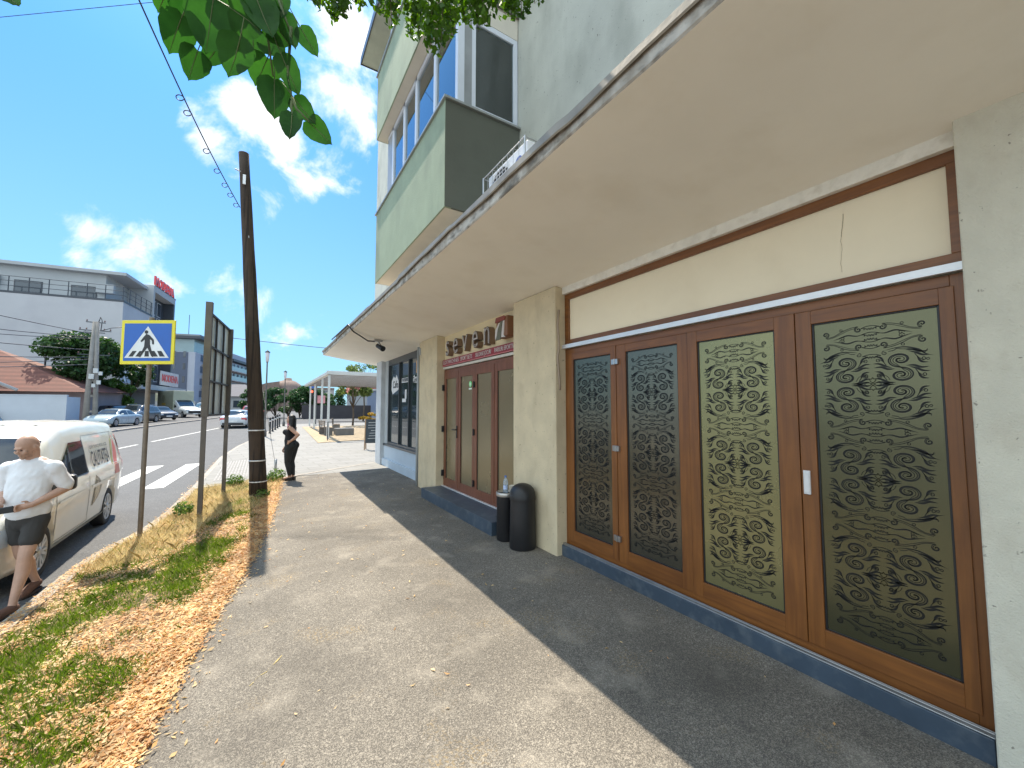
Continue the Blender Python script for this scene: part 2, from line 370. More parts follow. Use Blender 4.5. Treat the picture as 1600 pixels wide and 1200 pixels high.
bd=MB(); bd.add([(x,y,pz(y)+.022) for x,y in ((2.3,21.3),(7.8,23.0),(9.4,36),(2.7,36))],[(0,1,2,3)]); bd.build('gravel_bed',M_bed,kind='structure')
# road markings
mk=MB()
def mark(mb,x0,y0,x1,y1,w):
    n=max(1,int(abs(y1-y0)/2))
    for i in range(n):
        a=i/n; b=(i+1)/n; ya=y0+(y1-y0)*a; yb=y0+(y1-y0)*b; xa=x0+(x1-x0)*a; xb=x0+(x1-x0)*b
        mb.add([(xa,ya,rz(ya)+.005),(xa+w,ya,rz(ya)+.005),(xb+w,yb,rz(yb)+.005),(xb,yb,rz(yb)+.005)],[(0,1,2,3)])
for k in range(9): mark(mk,-2.46-k*1.0,13.15,-2.16-k*1.0,17.6,.42)
mk.build('zebra_crossing',M_paint,kind='structure')
mk=MB()
for a,b in ((21.,26.5),(28.,40.),(42,46),(50,54),(58,62)): mark(mk,-6.3+(a-20)*.164,a,-6.3+(b-20)*.164,b,.13)
mk.build('centre_line',M_paint,kind='structure')
# ================================================================ the shop building on the right
M_soffit=mat('cream soffit paint',(.93,.88,.775),.75,.03,1.3,bump=.06,bscale=40,extra=stains((.80,.73,.60),.4,2.0,(1,1,1),False))
M_cream=mat('cream wall paint',(.76,.63,.40),.75,.05,1.5,bump=.04,bscale=60)
M_plaster=mat('rough beige render',(.62,.52,.35),.9,.08,4,bump=.55,bscale=95,extra=stains((.40,.32,.21),.4,4.5,(1,1,.5),True))
M_plaster2=mat('rough pale render',(.64,.605,.49),.9,.07,4,bump=.6,bscale=120,extra=stains((.42,.35,.26),.3,7,(1,1,.6),True))
M_wallup=mat('pale green grey render',(.53,.535,.47),.85,.08,2,bump=.25,bscale=50,extra=stains((.25,.26,.22),.5,1.6,(1,1,.4),True))
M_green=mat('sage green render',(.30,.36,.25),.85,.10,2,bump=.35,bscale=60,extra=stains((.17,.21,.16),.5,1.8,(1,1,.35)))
M_green_shade=mat('olive grey render',(.12,.125,.10),.9,.10,2,bump=.3,bscale=60,extra=stains((.09,.09,.07),.5,2))  # near balcony sides: same render, their shade put into a darker colour
M_under=mat('balcony soffit paint',(.66,.61,.52),.8,.06,3)
M_conc=mat('stained concrete edge',(.50,.46,.40),.9,.2,6,bump=.7,bscale=35,extra=lambda t,P,o: mixc(t,nramp(t,P,1.0,.50,.70,7,(7,7,14)),mixc(t,nramp(t,P,1,.45,.7,5,(5,5,3)),o,(.25,.21,.16)),(.13,.115,.095)))
M_flash=mat('weathered sheet flashing',(.30,.26,.20),.5,.3,3,metal=.25,bump=.2,bscale=12)
M_blue=mat('slate blue tiles',(.048,.070,.098),.42,.2,2,bump=.08,bscale=30,extra=stains((.2,.22,.23),.3,9))
M_anth=mat('anthracite frame',(.035,.045,.055),.35,.1,3)
M_shopwhite=mat('shopfront pale blue paint',(.46,.54,.62),.7,.05,3,bump=.1)
M_colgrey=mat('light grey column paint',(.36,.385,.40),.75,.05,3)
M_pvc=mat('white window plastic',(.66,.69,.76),.35,.04,4)
def film(name,col,rough=.33,metal=.7):
    def f(t,P,o): return o
    m=mat(name,col,rough,.04,1.5,spec=.5,metal=metal,extra=f); 
    return m
M_film=film('olive frosted film',(.130,.124,.070),.24,.75); M_filmb=film('dark frosted film',(.145,.135,.105),.22,.8)  # one film; each pane's differing reflection is put into its colour
M_filmc=film('pale frosted film',(.265,.24,.115),.27,.6)  # same film, light from inside painted in as a paler colour
M_ink=mat('clear cut lines of the film',(.012,.012,.012),.45,.1,5,spec=.25)
M_inkb=mat('clear cut lines of dark film',(.006,.008,.010),.45,.1,5,spec=.25)
M_filmd=mat('grey frosted film',(.27,.22,.13),.26,.06,1.2,spec=.5,metal=.5)
BLD=thing('shop_building','cream and green two-tone building with shops under a long concrete canopy','building',(3.3,5,0))
def part(mb,name,m,parent=BLD,label=None,bevel=0,**k): return mb.build(name,m,parent,label,world=True,bevel=bevel,**k)
# main walls
w=MB()
w.box(3.34,9,-4,8.95,3.30,13.2)        # upper mass (front at 3.34, skinned below)
part(w,'core',M_wallup)
w=MB(); w.box(3.06,3.34,-4,13.6,3.66,13.2); part(w,'upper_wall',M_wallup)
w=MB(); w.box(3.345,9,8.96,13.6,3.30,13.2); part(w,'end_block',M_wallup)
w=MB(); w.box(3.08,3.9,-4,.49,-.1,3.32); part(w,'pillar',M_plaster2,label='pale rough pillar at the near end of the wooden doors',bevel=.008)
w=MB(); w.box(3.05,3.6,3.875,4.86,-.1,3.30); part(w,'pillar',M_plaster,label='beige rough pillar between the two door sets',bevel=.012)
w=MB(); w.box(3.05,3.6,7.86,8.95,-.1,3.30); part(w,'pillar',M_plaster,label='beige pillar beside the grey shopfront',bevel=.01)
# back wall behind the doors
w=MB(); w.box(3.34,3.9,.49,3.875,0,3.30); w.box(3.34,3.9,4.86,7.86,0,3.30); part(w,'wall_infill',M_plaster)
# transom over doors
w=MB(); w.box(3.225,3.34,.49,3.875,2.60,3.16); part(w,'transom_panel',mat('cream panel with crack',(.85,.74,.54),.7,.04,1.5,extra=stains((.62,.52,.36),.25,3,(1,1,1),False)))
w=MB(); w.box(3.2,3.336,.492,3.873,3.135,3.205); w.box(3.2,3.336,.492,3.873,2.572,2.625); w.box(3.2,3.336,3.80,3.873,2.625,3.135); w.box(3.2,3.336,.492,.545,2.625,3.135)
part(w,'transom_frame',M_woodh,bevel=.003)
w=MB(); w.box(3.16,3.34,.492,3.873,3.205,3.31); part(w,'lintel',mat('flaky white plaster strip',(.80,.76,.67),.9,.08,8,bump=.5,bscale=30,extra=stains((.58,.52,.42),.5,14)))
ck=MB(); random.seed(5)
y=1.02; z=3.06; pts=[]
while z>2.66: pts.append((3.2235,y,z)); z-=.03; y+=random.uniform(-.006,.006)
for a,b in zip(pts,pts[1:]):
    ww=.0015 if b[2]>2.9 else .0008
    ck.add([(a[0],a[1]-ww,a[2]),(a[0],a[1]+ww,a[2]),(b[0],b[1]+ww,b[2]),(b[0],b[1]-ww,b[2])],[(0,1,2,3)])
part(ck,'crack',mat('dark crack',(.25,.18,.10),.9))
w=MB(); w.box(3.165,3.2,.495,3.95,2.538,2.549); w.box(3.150,3.165,.495,3.95,2.515,2.560); w.box(3.165,3.2,.495,3.95,2.518,2.526)
part(w,'door_rail',M_alu)
# door frame + leaves
def leaf(name,y0,y1,z0,z1,x,fr_,glass,gl_mat,mold=True):
    """frame leaf between y0<y1; returns object"""
    m=MB(); sw=fr_; 
    m.box(x,x+.07,y0,y0+sw,z0,z1,0); m.box(x,x+.07,y1-sw,y1,z0,z1,0)
    m.box(x+.001,x+.069,y0+sw,y1-sw,z0,z0+sw,1); m.box(x+.001,x+.069,y0+sw,y1-sw,z1-sw,z1,1)
    return m
DZ0,DZ1=.13,2.512
w=MB(); w.box(3.205,3.33,.492,.56,DZ0,DZ1,0); w.box(3.205,3.33,3.80,3.873,DZ0,DZ1,0); w.box(3.206,3.33,.56,3.80,DZ1-.065,DZ1,1); w.box(3.206,3.33,.56,3.80,DZ0,DZ0+.08,1)
part(w,'door_frame',[M_wood,M_woodh],bevel=.003)
# ---- scroll pattern
def ribbon(mb,pts,wd,x,mi):
    n=len(pts); L=[]; Rr=[]
    for i,(u,v) in enumerate(pts):
        a=pts[max(0,i-1)]; b=pts[min(n-1,i+1)]; tx,ty=b[0]-a[0],b[1]-a[1]; l=math.hypot(tx,ty) or 1; w=wd(i/(n-1)) if callable(wd) else wd
        L.append((x,u-ty/l*w/2,v+tx/l*w/2)); Rr.append((x,u+ty/l*w/2,v-tx/l*w/2))
    mb.add(L+Rr,[(i,i+1,n+i+1,n+i) for i in range(n-1)],mi)
def spiral(cx,cy,r,a0,turns,d,k=26,rin=.16):
    return [(cx+r*(1-(1-rin)*(t:=i/(k-1))**.85)*math.cos(a0+d*turns*2*math.pi*t),cy+r*(1-(1-rin)*t**.85)*math.sin(a0+d*turns*2*math.pi*t)) for i in range(k)]
def comma(cx,cy,r,a0,a1,k=12): return [(cx+r*math.cos(a0+(a1-a0)*i/(k-1)),cy+r*math.sin(a0+(a1-a0)*i/(k-1))) for i in range(k)]
def smooth(pts,k=5):
    out=[]; P=[pts[0]]+list(pts)+[pts[-1]]
    for i in range(1,len(P)-2):
        p0,p1,p2,p3=P[i-1:i+3]
        for j in range(k):
            t=j/k; out.append(tuple(.5*((2*p1[q])+(-p0[q]+p2[q])*t+(2*p0[q]-5*p1[q]+4*p2[q]-p3[q])*t*t+(-p0[q]+3*p1[q]-3*p2[q]+p3[q])*t**3) for q in (0,1)))
    return out+[tuple(pts[-1])]
def scroll_unit():
    """cut lines of one motif in metres, right half, origin at the motif centre"""
    s=[]; W0=.0038
    bell=lambda w:(lambda t: w*1.9*max(.10,math.sin(math.pi*t)))
    def spi(cx,cy,r,a0,turns,d,k=30,rin=.10): return [(cx+r*(1-(1-rin)*i/(k-1))*math.cos(a0+d*turns*2*math.pi*i/(k-1)),cy+r*(1-(1-rin)*i/(k-1))*math.sin(a0+d*turns*2*math.pi*i/(k-1))) for i in range(k)]
    def S(cx,cy,r,f):
        for q,w in ((1.,.0068),(.82,.0042),(.64,.0034)):
            R0=r*q; p1=spi(cx,cy+r,R0,-math.pi/2,1.55 if q>.8 else 1.2,f,rin=.12); p2=spi(cx,cy-r,R0,math.pi/2,1.55 if q>.8 else 1.2,f,rin=.12)
            sh=(1-q)*r
            s.append((p1[::-1]+p2[1:] if q==1. else smooth(p1[::-1][:-2]+[(cx-f*.0,cy)]+p2[2:],2),w))
        for i in range(len(s)-3,len(s)): s[i]=([(cx+(a_-cx)*1.26,b_) for a_,b_ in s[i][0]],s[i][1])
        # outer flourish curls
        for yy,dd,vv in ((cy+r,f,1),(cy-r,-f,-1),(cy+r,-f,-1),(cy-r,f,1)):
            x0=cx-dd*r*.50
            X=lambda a_,b_:(x0-dd*a_*1.15,yy+vv*b_*1.15)
            s.append((smooth([X(-.0,r*1.02/1),X(.030,.052),X(.058,.038),X(.088,.040)]),bell(.0065)))
            s.append((smooth([X(.012,r*.9),X(.040,.034),X(.066,.018),X(.092,.016)]),bell(.0060)))
            s.append((smooth([X(.036,.030),X(.050,.004),X(.070,-.012)])+spi(x0-dd*.078,yy-vv*.002,.013,(-math.pi*.6 if vv>0 else math.pi*.6),1.1,(1 if -dd*vv>0 else -1),14),.0036))
            s.append((smooth([X(.044,.016),X(.052,-.008),X(.064,-.022),X(.086,-.026)]),bell(.0060)))
    S(.138,.106,.0515,-1); S(.138,-.106,.0515,1)
    for v in (1,-1):
        s.append((smooth([(.288,v*.168),(.262,v*.178),(.246,v*.190),(.222,v*.216),(.165,v*.238),(.105,v*.236),(.070,v*.224)]),bell(.0042)))
        s.append((smooth([(.262,v*.214),(.256,v*.200),(.246,v*.190)]),W0))
        s.append((smooth([(.232,v*.200),(.190,v*.222),(.150,v*.226),(.125,v*.232),(.110,v*.222),(.085,v*.218)]),W0))
        s.append((spi(.066,v*.208,.0155,math.pi*.5*v,1.3,v,18),W0))
        for q in (1,.70): s.append((spi(.062,v*.268,.024*q,-math.pi*.5*v,1.35,v,20),W0)); s.append((spi(.245,v*.278,.024*q,math.pi*.5*v,1.35,v,20),W0))
        s.append((smooth([(.062,v*.244),(.105,v*.250),(.15,v*.268),(.20,v*.296),(.245,v*.302)]),W0)); s.append((smooth([(.075,v*.255),(.11,v*.262),(.15,v*.280),(.20,v*.303),(.24,v*.310)]),W0*.8))
        s.append((smooth([(.03,v*.30),(.07,v*.312),(.12,v*.300),(.16,v*.312),(.2,v*.325)]),bell(.0045)))
        s.append((spi(.150,v*.320,.016,0,1.2,1,14),W0))
        for cx,cy,rr in ((.155,.258,.0075),(.262,.150,.0065)): s.append(([(cx+rr*math.cos(a*math.pi/6),v*cy+rr*math.sin(a*math.pi/6)) for a in range(13)],W0*.9))
        for cy,sg in ((.262,1),(.195,-1),(.308,1)):
            s.append((smooth([(0,v*(cy+.016*sg)),(.007,v*(cy+.002*sg)),(.014,v*(cy+.015*sg)),(.022,v*(cy+.001*sg)),(.032,v*(cy+.012*sg)),(.030,v*(cy-.002*sg)),(.048,v*(cy+.001*sg)),(.025,v*(cy-.009*sg)),(0,v*(cy-.013*sg))],3),.0040))
        s.append((spi(.038,v*.052,.020,math.pi*.2,1.4,v,22),.0026)); s.append((spi(.038,v*.052,.014,math.pi*.2,1.1,v,18),.0022)); s.append((smooth([(.054,v*.064),(.075,v*.046),(.085,v*.022)]),.0026))
    for a in (0,math.pi/2,-math.pi/2):
        c,d=math.cos(a),math.sin(a); s.append((smooth([(.008*c,.008*d),(.02*c-.012*d,.02*d+.012*c),(.036*c-.016*d,.036*d+.016*c),(.034*c-.006*d,.034*d+.006*c),(.046*c,.046*d),(.034*c+.006*d,.034*d-.006*c),(.036*c+.016*d,.036*d-.016*c),(.02*c+.012*d,.02*d-.012*c),(.008*c,.008*d)],3),.0030))
    s.append(([(.007*math.cos(a*math.pi/6),.007*math.sin(a*math.pi/6)) for a in range(13)],.003))
    return s
UNIT=scroll_unit()
def pane(x,y0,y1,z0,z1,film_,ink,pattern=True,seed=0):
    m=MB(); m.box(x,x+.012,y0,y1,z0,z1,0)
    if pattern:
        yc=(y0+y1)/2; H=.59; top=(z0+z1)/2+H
        for k in range(-1,4):
            for pts,wd in UNIT:
                for sg in (1,-1):
                    P=[(yc+sg*u*.95,top-H*k+v*.895) for u,v in pts]
                    if min(q[1] for q in P)<z0+.045 or max(q[1] for q in P)>z1-.04: continue
                    ribbon(m,P,wd if callable(wd) else wd,x-.0012,1)
    return m
seams=[.525,1.32,2.17,3.02,3.845]
glz=[(.605,1.222,.312,2.352),(1.455,2.078,.312,2.352),(2.275,2.890,.318,2.365),(3.098,3.712,.318,2.365)]
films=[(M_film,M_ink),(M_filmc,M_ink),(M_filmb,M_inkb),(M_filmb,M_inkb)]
names=['first leaf from the near pillar, dark olive film','second leaf from the near pillar, palest film','third leaf, smoky film','fourth leaf, smoky film beside the pillar']
leaves=[]
for i,(a,b,z0,z1) in enumerate(glz):
    y0,y1=seams[i]+.002,seams[i+1]-.002; zb,zt=.19,2.445
    if i==0: y0=.545
    if i==3: y1=3.815
    m=MB(); x=3.196-.006*(i%2)
    m.box(x,x+.075,y0,a,zb,zt,0); m.box(x,x+.075,b,y1,zb,zt,0); m.box(x+.0006,x+.075,a,b,zb,z0,1); m.box(x+.0006,x+.075,a,b,z1,zt,1)
    # glazing bead, dark gasket
    m.box(x+.012,x+.06,a,a+.012,z0,z1,2); m.box(x+.012,x+.06,b-.012,b,z0,z1,2); m.box(x+.012,x+.06,a+.012,b-.012,z0,z0+.010,2); m.box(x+.012,x+.06,a+.012,b-.012,z1-.010,z1,2)
    lf=part(m,'door_leaf',[M_wood,M_woodh,M_dark],label=names[i],bevel=.0025)
    leaves.append(lf)
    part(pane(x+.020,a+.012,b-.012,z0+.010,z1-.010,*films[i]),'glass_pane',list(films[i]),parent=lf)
def subpart(mb,name,m,lf,bevel=0): 
    o=mb.build(name,m,lf,bevel=bevel); o.matrix_parent_inverse=(Matrix.Translation(BLD.location)@lf.matrix_parent_inverse).inverted(); return o
# re-parent panes properly (leaf sits at world origin through its inverse)
for lf in leaves:
    for ch in lf.children: ch.matrix_parent_inverse=Matrix.Identity(4)
def sub(mb,name,m,lf,bevel=0):
    o=mb.build(name,m,lf,bevel=bevel); return o
for z in (2.27,1.35,.42):
    m=MB(); m.box(3.170,3.190,3.028,3.068,z-.028,z+.028); m.box(3.166,3.196,2.975,3.012,z-.028,z+.028); m.cyl((3.166,3.02,z-.03),(3.166,3.02,z+.03),.008,n=8)
    sub(m,'hinge',M_steel,leaves[2],.002)
m=MB(); m.box(3.180,3.197,1.262,1.302,1.185,1.345); m.box(3.176,3.181,1.267,1.297,1.195,1.335)
sub(m,'pull_handle',M_alu,leaves[1],.003)
m=MB(); m.box(3.13,3.35,.50,3.92,-.05,.125,0); m.box(3.142,3.2,.50,3.92,.125,.132,1); m.box(3.148,3.156,.50,3.92,.132,.150,1); m.box(3.172,3.180,.50,3.92,.132,.146,1)
part(m,'door_step',[M_blue,M_steel],label='long slate blue step under the near wooden doors',bevel=.003)
# ---- second door set (seven)
w=MB(); w.box(3.22,3.33,4.862,4.93,.19,2.575); w.box(3.22,3.33,7.79,7.858,.19,2.575); w.box(3.221,3.33,4.93,7.79,2.50,2.575,1); w.box(3.221,3.33,4.93,7.79,.19,.25,1)
part(w,'door_frame',[M_wood2,M_wood2],bevel=.003)
sm=[4.905,5.70,6.42,7.12,7.815]; L2=[]
for i in range(4):
    y0,y1=sm[i]+.002,sm[i+1]-.002; a,b=y0+.095,y1-.095; z0,z1=.36,2.38; x=3.212-.006*(i%2); m=MB()
    m.box(x,x+.075,y0,a,.24,2.51,0); m.box(x,x+.075,b,y1,.24,2.51,0); m.box(x+.0006,x+.075,a,b,.24,z0,0); m.box(x+.0006,x+.075,a,b,z1,2.51,0)
    m.box(x+.012,x+.06,a,a+.01,z0,z1,1); m.box(x+.012,x+.06,b-.01,b,z0,z1,1)
    lf=part(m,'door_leaf',[M_wood2,M_dark],bevel=.0025); L2.append(lf)
    p=pane(x+.020,a+.01,b-.01,z0+.0,z1-.0,M_filmd,M_ink,False); o=p.build('glass_pane',[M_filmd,M_ink],lf)
m=MB(); m.box(3.19,3.206,7.135,7.165,1.20,1.44); m.cyl((3.19,7.15,1.36),(3.15,7.15,1.36),.011,n=8); m.cyl((3.15,7.15,1.36),(3.15,7.27,1.36),.010,n=8)
sub(m,'door_handle',M_dark,L2[3],.002)
for z in (2.2,1.35,.45):
    m=MB(); m.box(3.188,3.208,6.395,6.445,z-.05,z+.05); m.cyl((3.186,6.42,z-.06),(3.186,6.42,z+.06),.01,n=8); sub(m,'hinge',M_dark,L2[1])
    m=MB(); m.box(3.19,3.21,7.79,7.84,z-.06,z+.06); m.cyl((3.17,7.82,z-.06),(3.17,7.82,z+.06),.016,n=8); sub(m,'hinge',M_dark,L2[3])
m=MB(); mg=mat('green sticker',(.25,.75,.30),.5); mw=mat('pale sticker',(.75,.85,.75),.5)
m.cyl((3.2235,6.62,2.22),(3.2245,6.62,2.22),.055,n=20,mi=0); m.cyl((3.2225,6.62,2.22),(3.2235,6.62,2.22),.026,n=16,mi=1); m.box(3.2228,3.2240,6.56,6.68,2.12,2.15,1)
sub(m,'sticker',[mg,mw],L2[2])
m=MB(); m.box(2.75,3.33,4.95,7.86,-.05,.185,0); m.box(3.17,3.215,4.95,7.86,.185,.20,1)
part(m,'entrance_step',[M_blue,M_alu],label='slate blue tiled step under the doors with the lettering',bevel=.004)
w=MB(); w.box(3.19,3.33,4.862,7.858,2.585,2.63); part(w,'door_rail',mat('cream metal rail',(.62,.58,.50),.4),bevel=.003)
w=MB(); w.box(3.225,3.34,4.862,7.858,2.63,3.30); part(w,'fascia_wall',M_cream)
# ---- grey shopfront at the far end
w=MB(); w.box(3.30,3.7,8.95,13.05,-.1,.62,0); w.box(3.24,3.30,8.95,13.05,-.1,.22,0); part(w,'shopfront_base',M_shopwhite,bevel=.006)
w=MB(); w.box(3.27,3.42,8.95,13.05,.62,.685); w.box(3.30,3.42,8.95,9.62,.685,3.29,1); w.box(3.30,3.42,12.62,13.05,.685,3.29,1)
w.box(3.31,3.42,9.62,12.62,3.10,3.29); w.box(3.31,3.42,9.62,12.62,.685,.75)
for y in (9.62,10.55,11.45,12.56): w.box(3.305,3.42,y,y+.06,.75,3.10)
sf=part(w,'shopfront_frame',[M_anth,M_colgrey],bevel=.004)
M_shopglass=glassmat('tinted shop glass',(.035,.05,.055),.02,1.0)
for a,b in ((9.68,10.55),(10.61,11.45),(11.51,12.56)):
    p=MB(); p.box(3.36,3.37,a,b,.75,3.10); o=p.build('shop_window',M_shopglass,sf)
    st=MB()
    if a<10: 
        st.box(3.356,3.3595,9.98,10.10,2.70,3.02,1); st.add([(3.3575,y,z) for y,z in ((9.8,2.42),(10.35,2.46),(10.33,2.62),(10.24,2.66),(10.2,2.60),(10.0,2.6),(9.93,2.68),(9.82,2.6))],[tuple(range(8))],0)
    elif a<11:
        st.box(3.3565,3.3595,10.72,11.36,2.50,2.63,0); st.box(3.3565,3.3595,10.9,11.05,2.05,2.3,0); st.box(3.3565,3.3595,10.95,11.3,1.95,2.05,0)
    else:
        st.add([(3.3575,y,z) for y,z in ((11.6,2.35),(12.3,2.2),(12.42,2.35),(12.4,2.62),(12.2,2.75),(12.05,2.68),(11.9,2.78),(11.7,2.6))],[tuple(range(8))],0)
    st.build('window_sticker',[M_white,mat('orange sticker',(.7,.4,.2),.5)],sf)
for txt,yc,z,s in (('Cafe',12.0,2.48,.30),('PATISERIE',11.04,2.565,.12),('Covrigi',10.08,2.52,.20)):
    tm=textmesh(txt,s,.001,.004); m=MB(); addmesh(m,tm,frame((3.354,yc,z),(0,-1,0),(0,0,1))); m.build('window_lettering',M_anth,sf)
w=MB(); w.box(3.18,3.36,13.0,13.62,-.1,3.29,0); part(w,'end_column',mat('pale column',(.50,.53,.56),.7),bevel=.006)
w=MB(); w.box(3.36,9,13.05,13.6,-.1,3.30); w.box(3.7,9,8.95,13.05,-.1,3.3); part(w,'end_wall',M_shopwhite)
# ---- canopy
random.seed(11)
cp=MB(); ysn=fr(-4,14.35,.35)
X0=1.62; z0=3.52; zt=3.64
vs=[];
for y in ysn:
    wv=.012*math.sin(y*1.3)+.008*random.uniform(-1,1)
    vs+= [(3.36,y,3.262),(X0+.01,y,z0+wv*.4),(X0,y,z0+.012+wv*.4),(X0,y,zt),(3.36,y,zt+.02)]
n=len(ysn)
cp.add(vs,[(j*5+i,j*5+i+1,(j+1)*5+i+1,(j+1)*5+i) for j in range(n-1) for i in (0,)],0)
cp.add(vs,[(j*5+i,j*5+i+1,(j+1)*5+i+1,(j+1)*5+i) for j in range(n-1) for i in (1,2,3)],1)
cp.add(vs,[(j*5+4,j*5,(j+1)*5,(j+1)*5+4) for j in range(n-1)]+[(0,1,2,3,4),tuple((n-1)*5+i for i in (4,3,2,1,0))],1)
part(cp,'canopy_slab',[M_soffit,M_conc],label='long concrete canopy with a stained edge over the doors')
fl=MB(); pr=None
for j,y in enumerate(fr(-4,14.37,.12)):
    wv=.012*math.sin(y*2.1)+.010*math.sin(y*5.3+1)+random.uniform(-.004,.004)
    seg=int(y//1.9); o=.012*((seg*7)%3-1)
    row=[(X0-.022-o*.3,y,3.605+wv*.6+o),(X0-.030-o*.3,y,3.615+wv*.6+o),(X0-.030-o*.3,y,3.665+o),(X0+.15,y,3.672+o)]
    fl.v+=row
m_=len(fl.v)//4
for j in range(m_-1):
    for i in range(3): fl.f.append((j*4+i,j*4+i+1,(j+1)*4+i+1,(j+1)*4+i)); fl.m.append(0); fl.sm.append(False)
part(fl,'roof_flashing',M_flash,recalc=False)
pt=MB()
for k in range(18):   # flaked plaster patches hanging along the lip
    y=random.uniform(-1,13.5); a=random.uniform(.015,.06); x=X0+random.uniform(.0,.05)
    pts=[(x+random.uniform(0,.05)*math.cos(t)+.02,y+a*math.sin(t)*random.uniform(.6,1.2)) for t in [i*math.pi/4 for i in range(8)]]
    pt.add([(px,py,3.518-(px-X0)*.148-.003) for px,py in pts],[tuple(range(8))])
#part(pt,'flaked_patches',mat('grey flaked plaster',(.20,.175,.145),.95,.3,20))
w=MB(); w.box(1.66,3.34,9.22,9.24,3.2,3.262); 
# ---- balconies
def balcony(z0,z1,y0,y1,x0,near):
    m=MB(); t=.10
    m.box(x0,x0+t,y0,y1,z0,z1,0); m.box(x0+t,3.06,y1-t,y1,z0,z1,0)
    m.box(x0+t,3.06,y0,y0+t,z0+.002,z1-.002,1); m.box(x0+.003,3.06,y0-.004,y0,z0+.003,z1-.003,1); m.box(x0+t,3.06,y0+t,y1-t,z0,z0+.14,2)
    m.add([(x0+.02,y0+.02,z0-.002),(3.06,y0+.02,z0-.002),(3.06,y1-.02,z0-.002),(x0+.02,y1-.02,z0-.002)],[(0,1,2,3)],2)
    return m
b1=part(balcony(4.375,5.83,4.70,8.46,1.90,1),'balcony',[M_green,M_green_shade,M_under],label='lower sage green balcony enclosed with white framed glass',bevel=.004)
m=MB(); m.box(1.87,2.03,4.66,8.49,5.83,5.86); m.box(2.03,3.06,4.66,4.84,5.83,5.86); m.build('parapet_cap',mat('grey cap flashing',(.33,.34,.33),.4,metal=.4),b1)
fr_=MB(); xw=2.09; yb=[4.76,5.62,6.52,7.22,7.98]
for i,y in enumerate(yb[1:]): fr_.box(xw,xw+.07,y-.04,y+.04,5.86,7.56)
fr_.box(xw-.01,xw+.09,4.72,4.80,5.86,7.56); fr_.box(xw+.09,2.30,4.735,4.79,5.86,7.56,1)
fr_.box(xw,xw+.07,4.80,8.36,5.86,5.93); fr_.box(xw,xw+.07,4.80,8.36,7.48,7.56); fr_.box(xw+.001,xw+.069,8.0,8.36,5.93,7.48,1)
fr_.box(2.30,3.05,4.735,4.785,5.86,5.94); fr_.box(2.30,3.05,4.735,4.785,7.16,7.24); fr_.box(2.98,3.05,4.734,4.786,5.94,7.16); fr_.box(2.30,2.36,4.736,4.784,5.94,7.16)
fr_.box(2.20,3.05,4.73,4.80,7.24,7.56,2)
for a in (2.42,2.92): pass
fo=fr_.build('window_frame',[M_pvc,mat('grey window plastic',(.30,.31,.32),.4),M_under],b1,bevel=.003)
M_bglass=mat('balcony glass',(.03,.04,.045),.02,.05,1.)
_t=M_bglass.node_tree; _g=N(_t,'ShaderNodeBsdfGlossy',Roughness=.02); _g.inputs[0].default_value=(.85,.92,.95,1); _tr=N(_t,'ShaderNodeBsdfTransparent'); _tr.inputs[0].default_value=(.72,.76,.74,1)
_f=N(_t,'ShaderNodeFresnel',IOR=1.75); _m=N(_t,'ShaderNodeMixShader'); _t.links.new(vm(_t,'MINIMUM',vm(_t,'ADD',vm(_t,'MULTIPLY',_f.outputs[0],1.3),.04),1.0),_m.inputs[0]); _t.links.new(_tr.outputs[0],_m.inputs[1]); _t.links.new(_g.outputs[0],_m.inputs[2]); _t.links.new(_m.outputs[0],_t.nodes['Material Output'].inputs[0])
for a,b in zip(yb,yb[1:]):
    p=MB(); p.box(xw+.03,xw+.036,a+.05,b-.04,5.93,7.48); p.build('window_pane',M_bglass,b1)
p=MB(); p.box(2.36,2.98,4.757,4.762,5.94,7.16); p.build('window_pane',M_bglass,b1)
# tilted open casements
for y in (5.9,6.75):
    m=MB(); h=1.42; M_=Matrix.Translation((xw+.05,y,5.98))@Matrix.Rotation(R(9),4,'Y')
    m.box(0,.04,0,.5,0,.05,M=M_); m.box(0,.04,0,.5,h-.05,h,M=M_); m.box(0,.04,0,.05,.05,h-.05,M=M_); m.box(0,.04,.45,.5,.05,h-.05,M=M_)
    m.build('open_casement',M_pvc,b1)
m=MB(); m.box(2.9,3.05,5.3,6.3,4.9,6.7); m.box(2.88,2.9,5.3,5.36,4.9,6.7,0); m.build('inner_door',[M_pvc],b1)
# balcony interior back wall lining and ceiling
m=MB(); m.box(3.04,3.058,4.81,8.35,4.52,7.5); m.build('inner_wall',mat('ochre inner wall',(.30,.27,.14),.8,.1,2),b1)
b2=part(balcony(7.57,9.0,4.70,8.60,1.90,1),'balcony',[M_green,M_green_shade,M_under],label='upper sage green balcony under the roof slab',bevel=.004)
m=MB(); m.box(1.87,2.03,4.66,8.63,9.0,9.03); m.build('parapet_cap',MC['grey cap flashing'],b2)
m=MB(); 
for y in (4.76,5.7,6.6,7.5,8.3): m.box(2.09,2.16,y-.04,y+.04,9.03,10.28)
m.box(2.09,2.16,4.7,8.4,9.03,9.10); m.build('window_frame',M_pvc,b2)
p=MB(); p.box(2.12,2.13,4.8,8.26,9.10,10.28); p.build('window_pane',M_bglass,b2)
w=MB(); w.box(1.80,3.06,1.5,9.92,10.29,10.42,0); w.box(1.775,1.80,1.5,9.95,10.27,10.45,1); w.box(1.80,3.06,9.92,9.945,10.27,10.45,1); part(w,'roof_slab',[mat('pale green slab paint',(.45,.47,.38),.8),M_anth])
m=MB(); m.box(3.0,3.2,7.8,7.84,9.0,9.05)
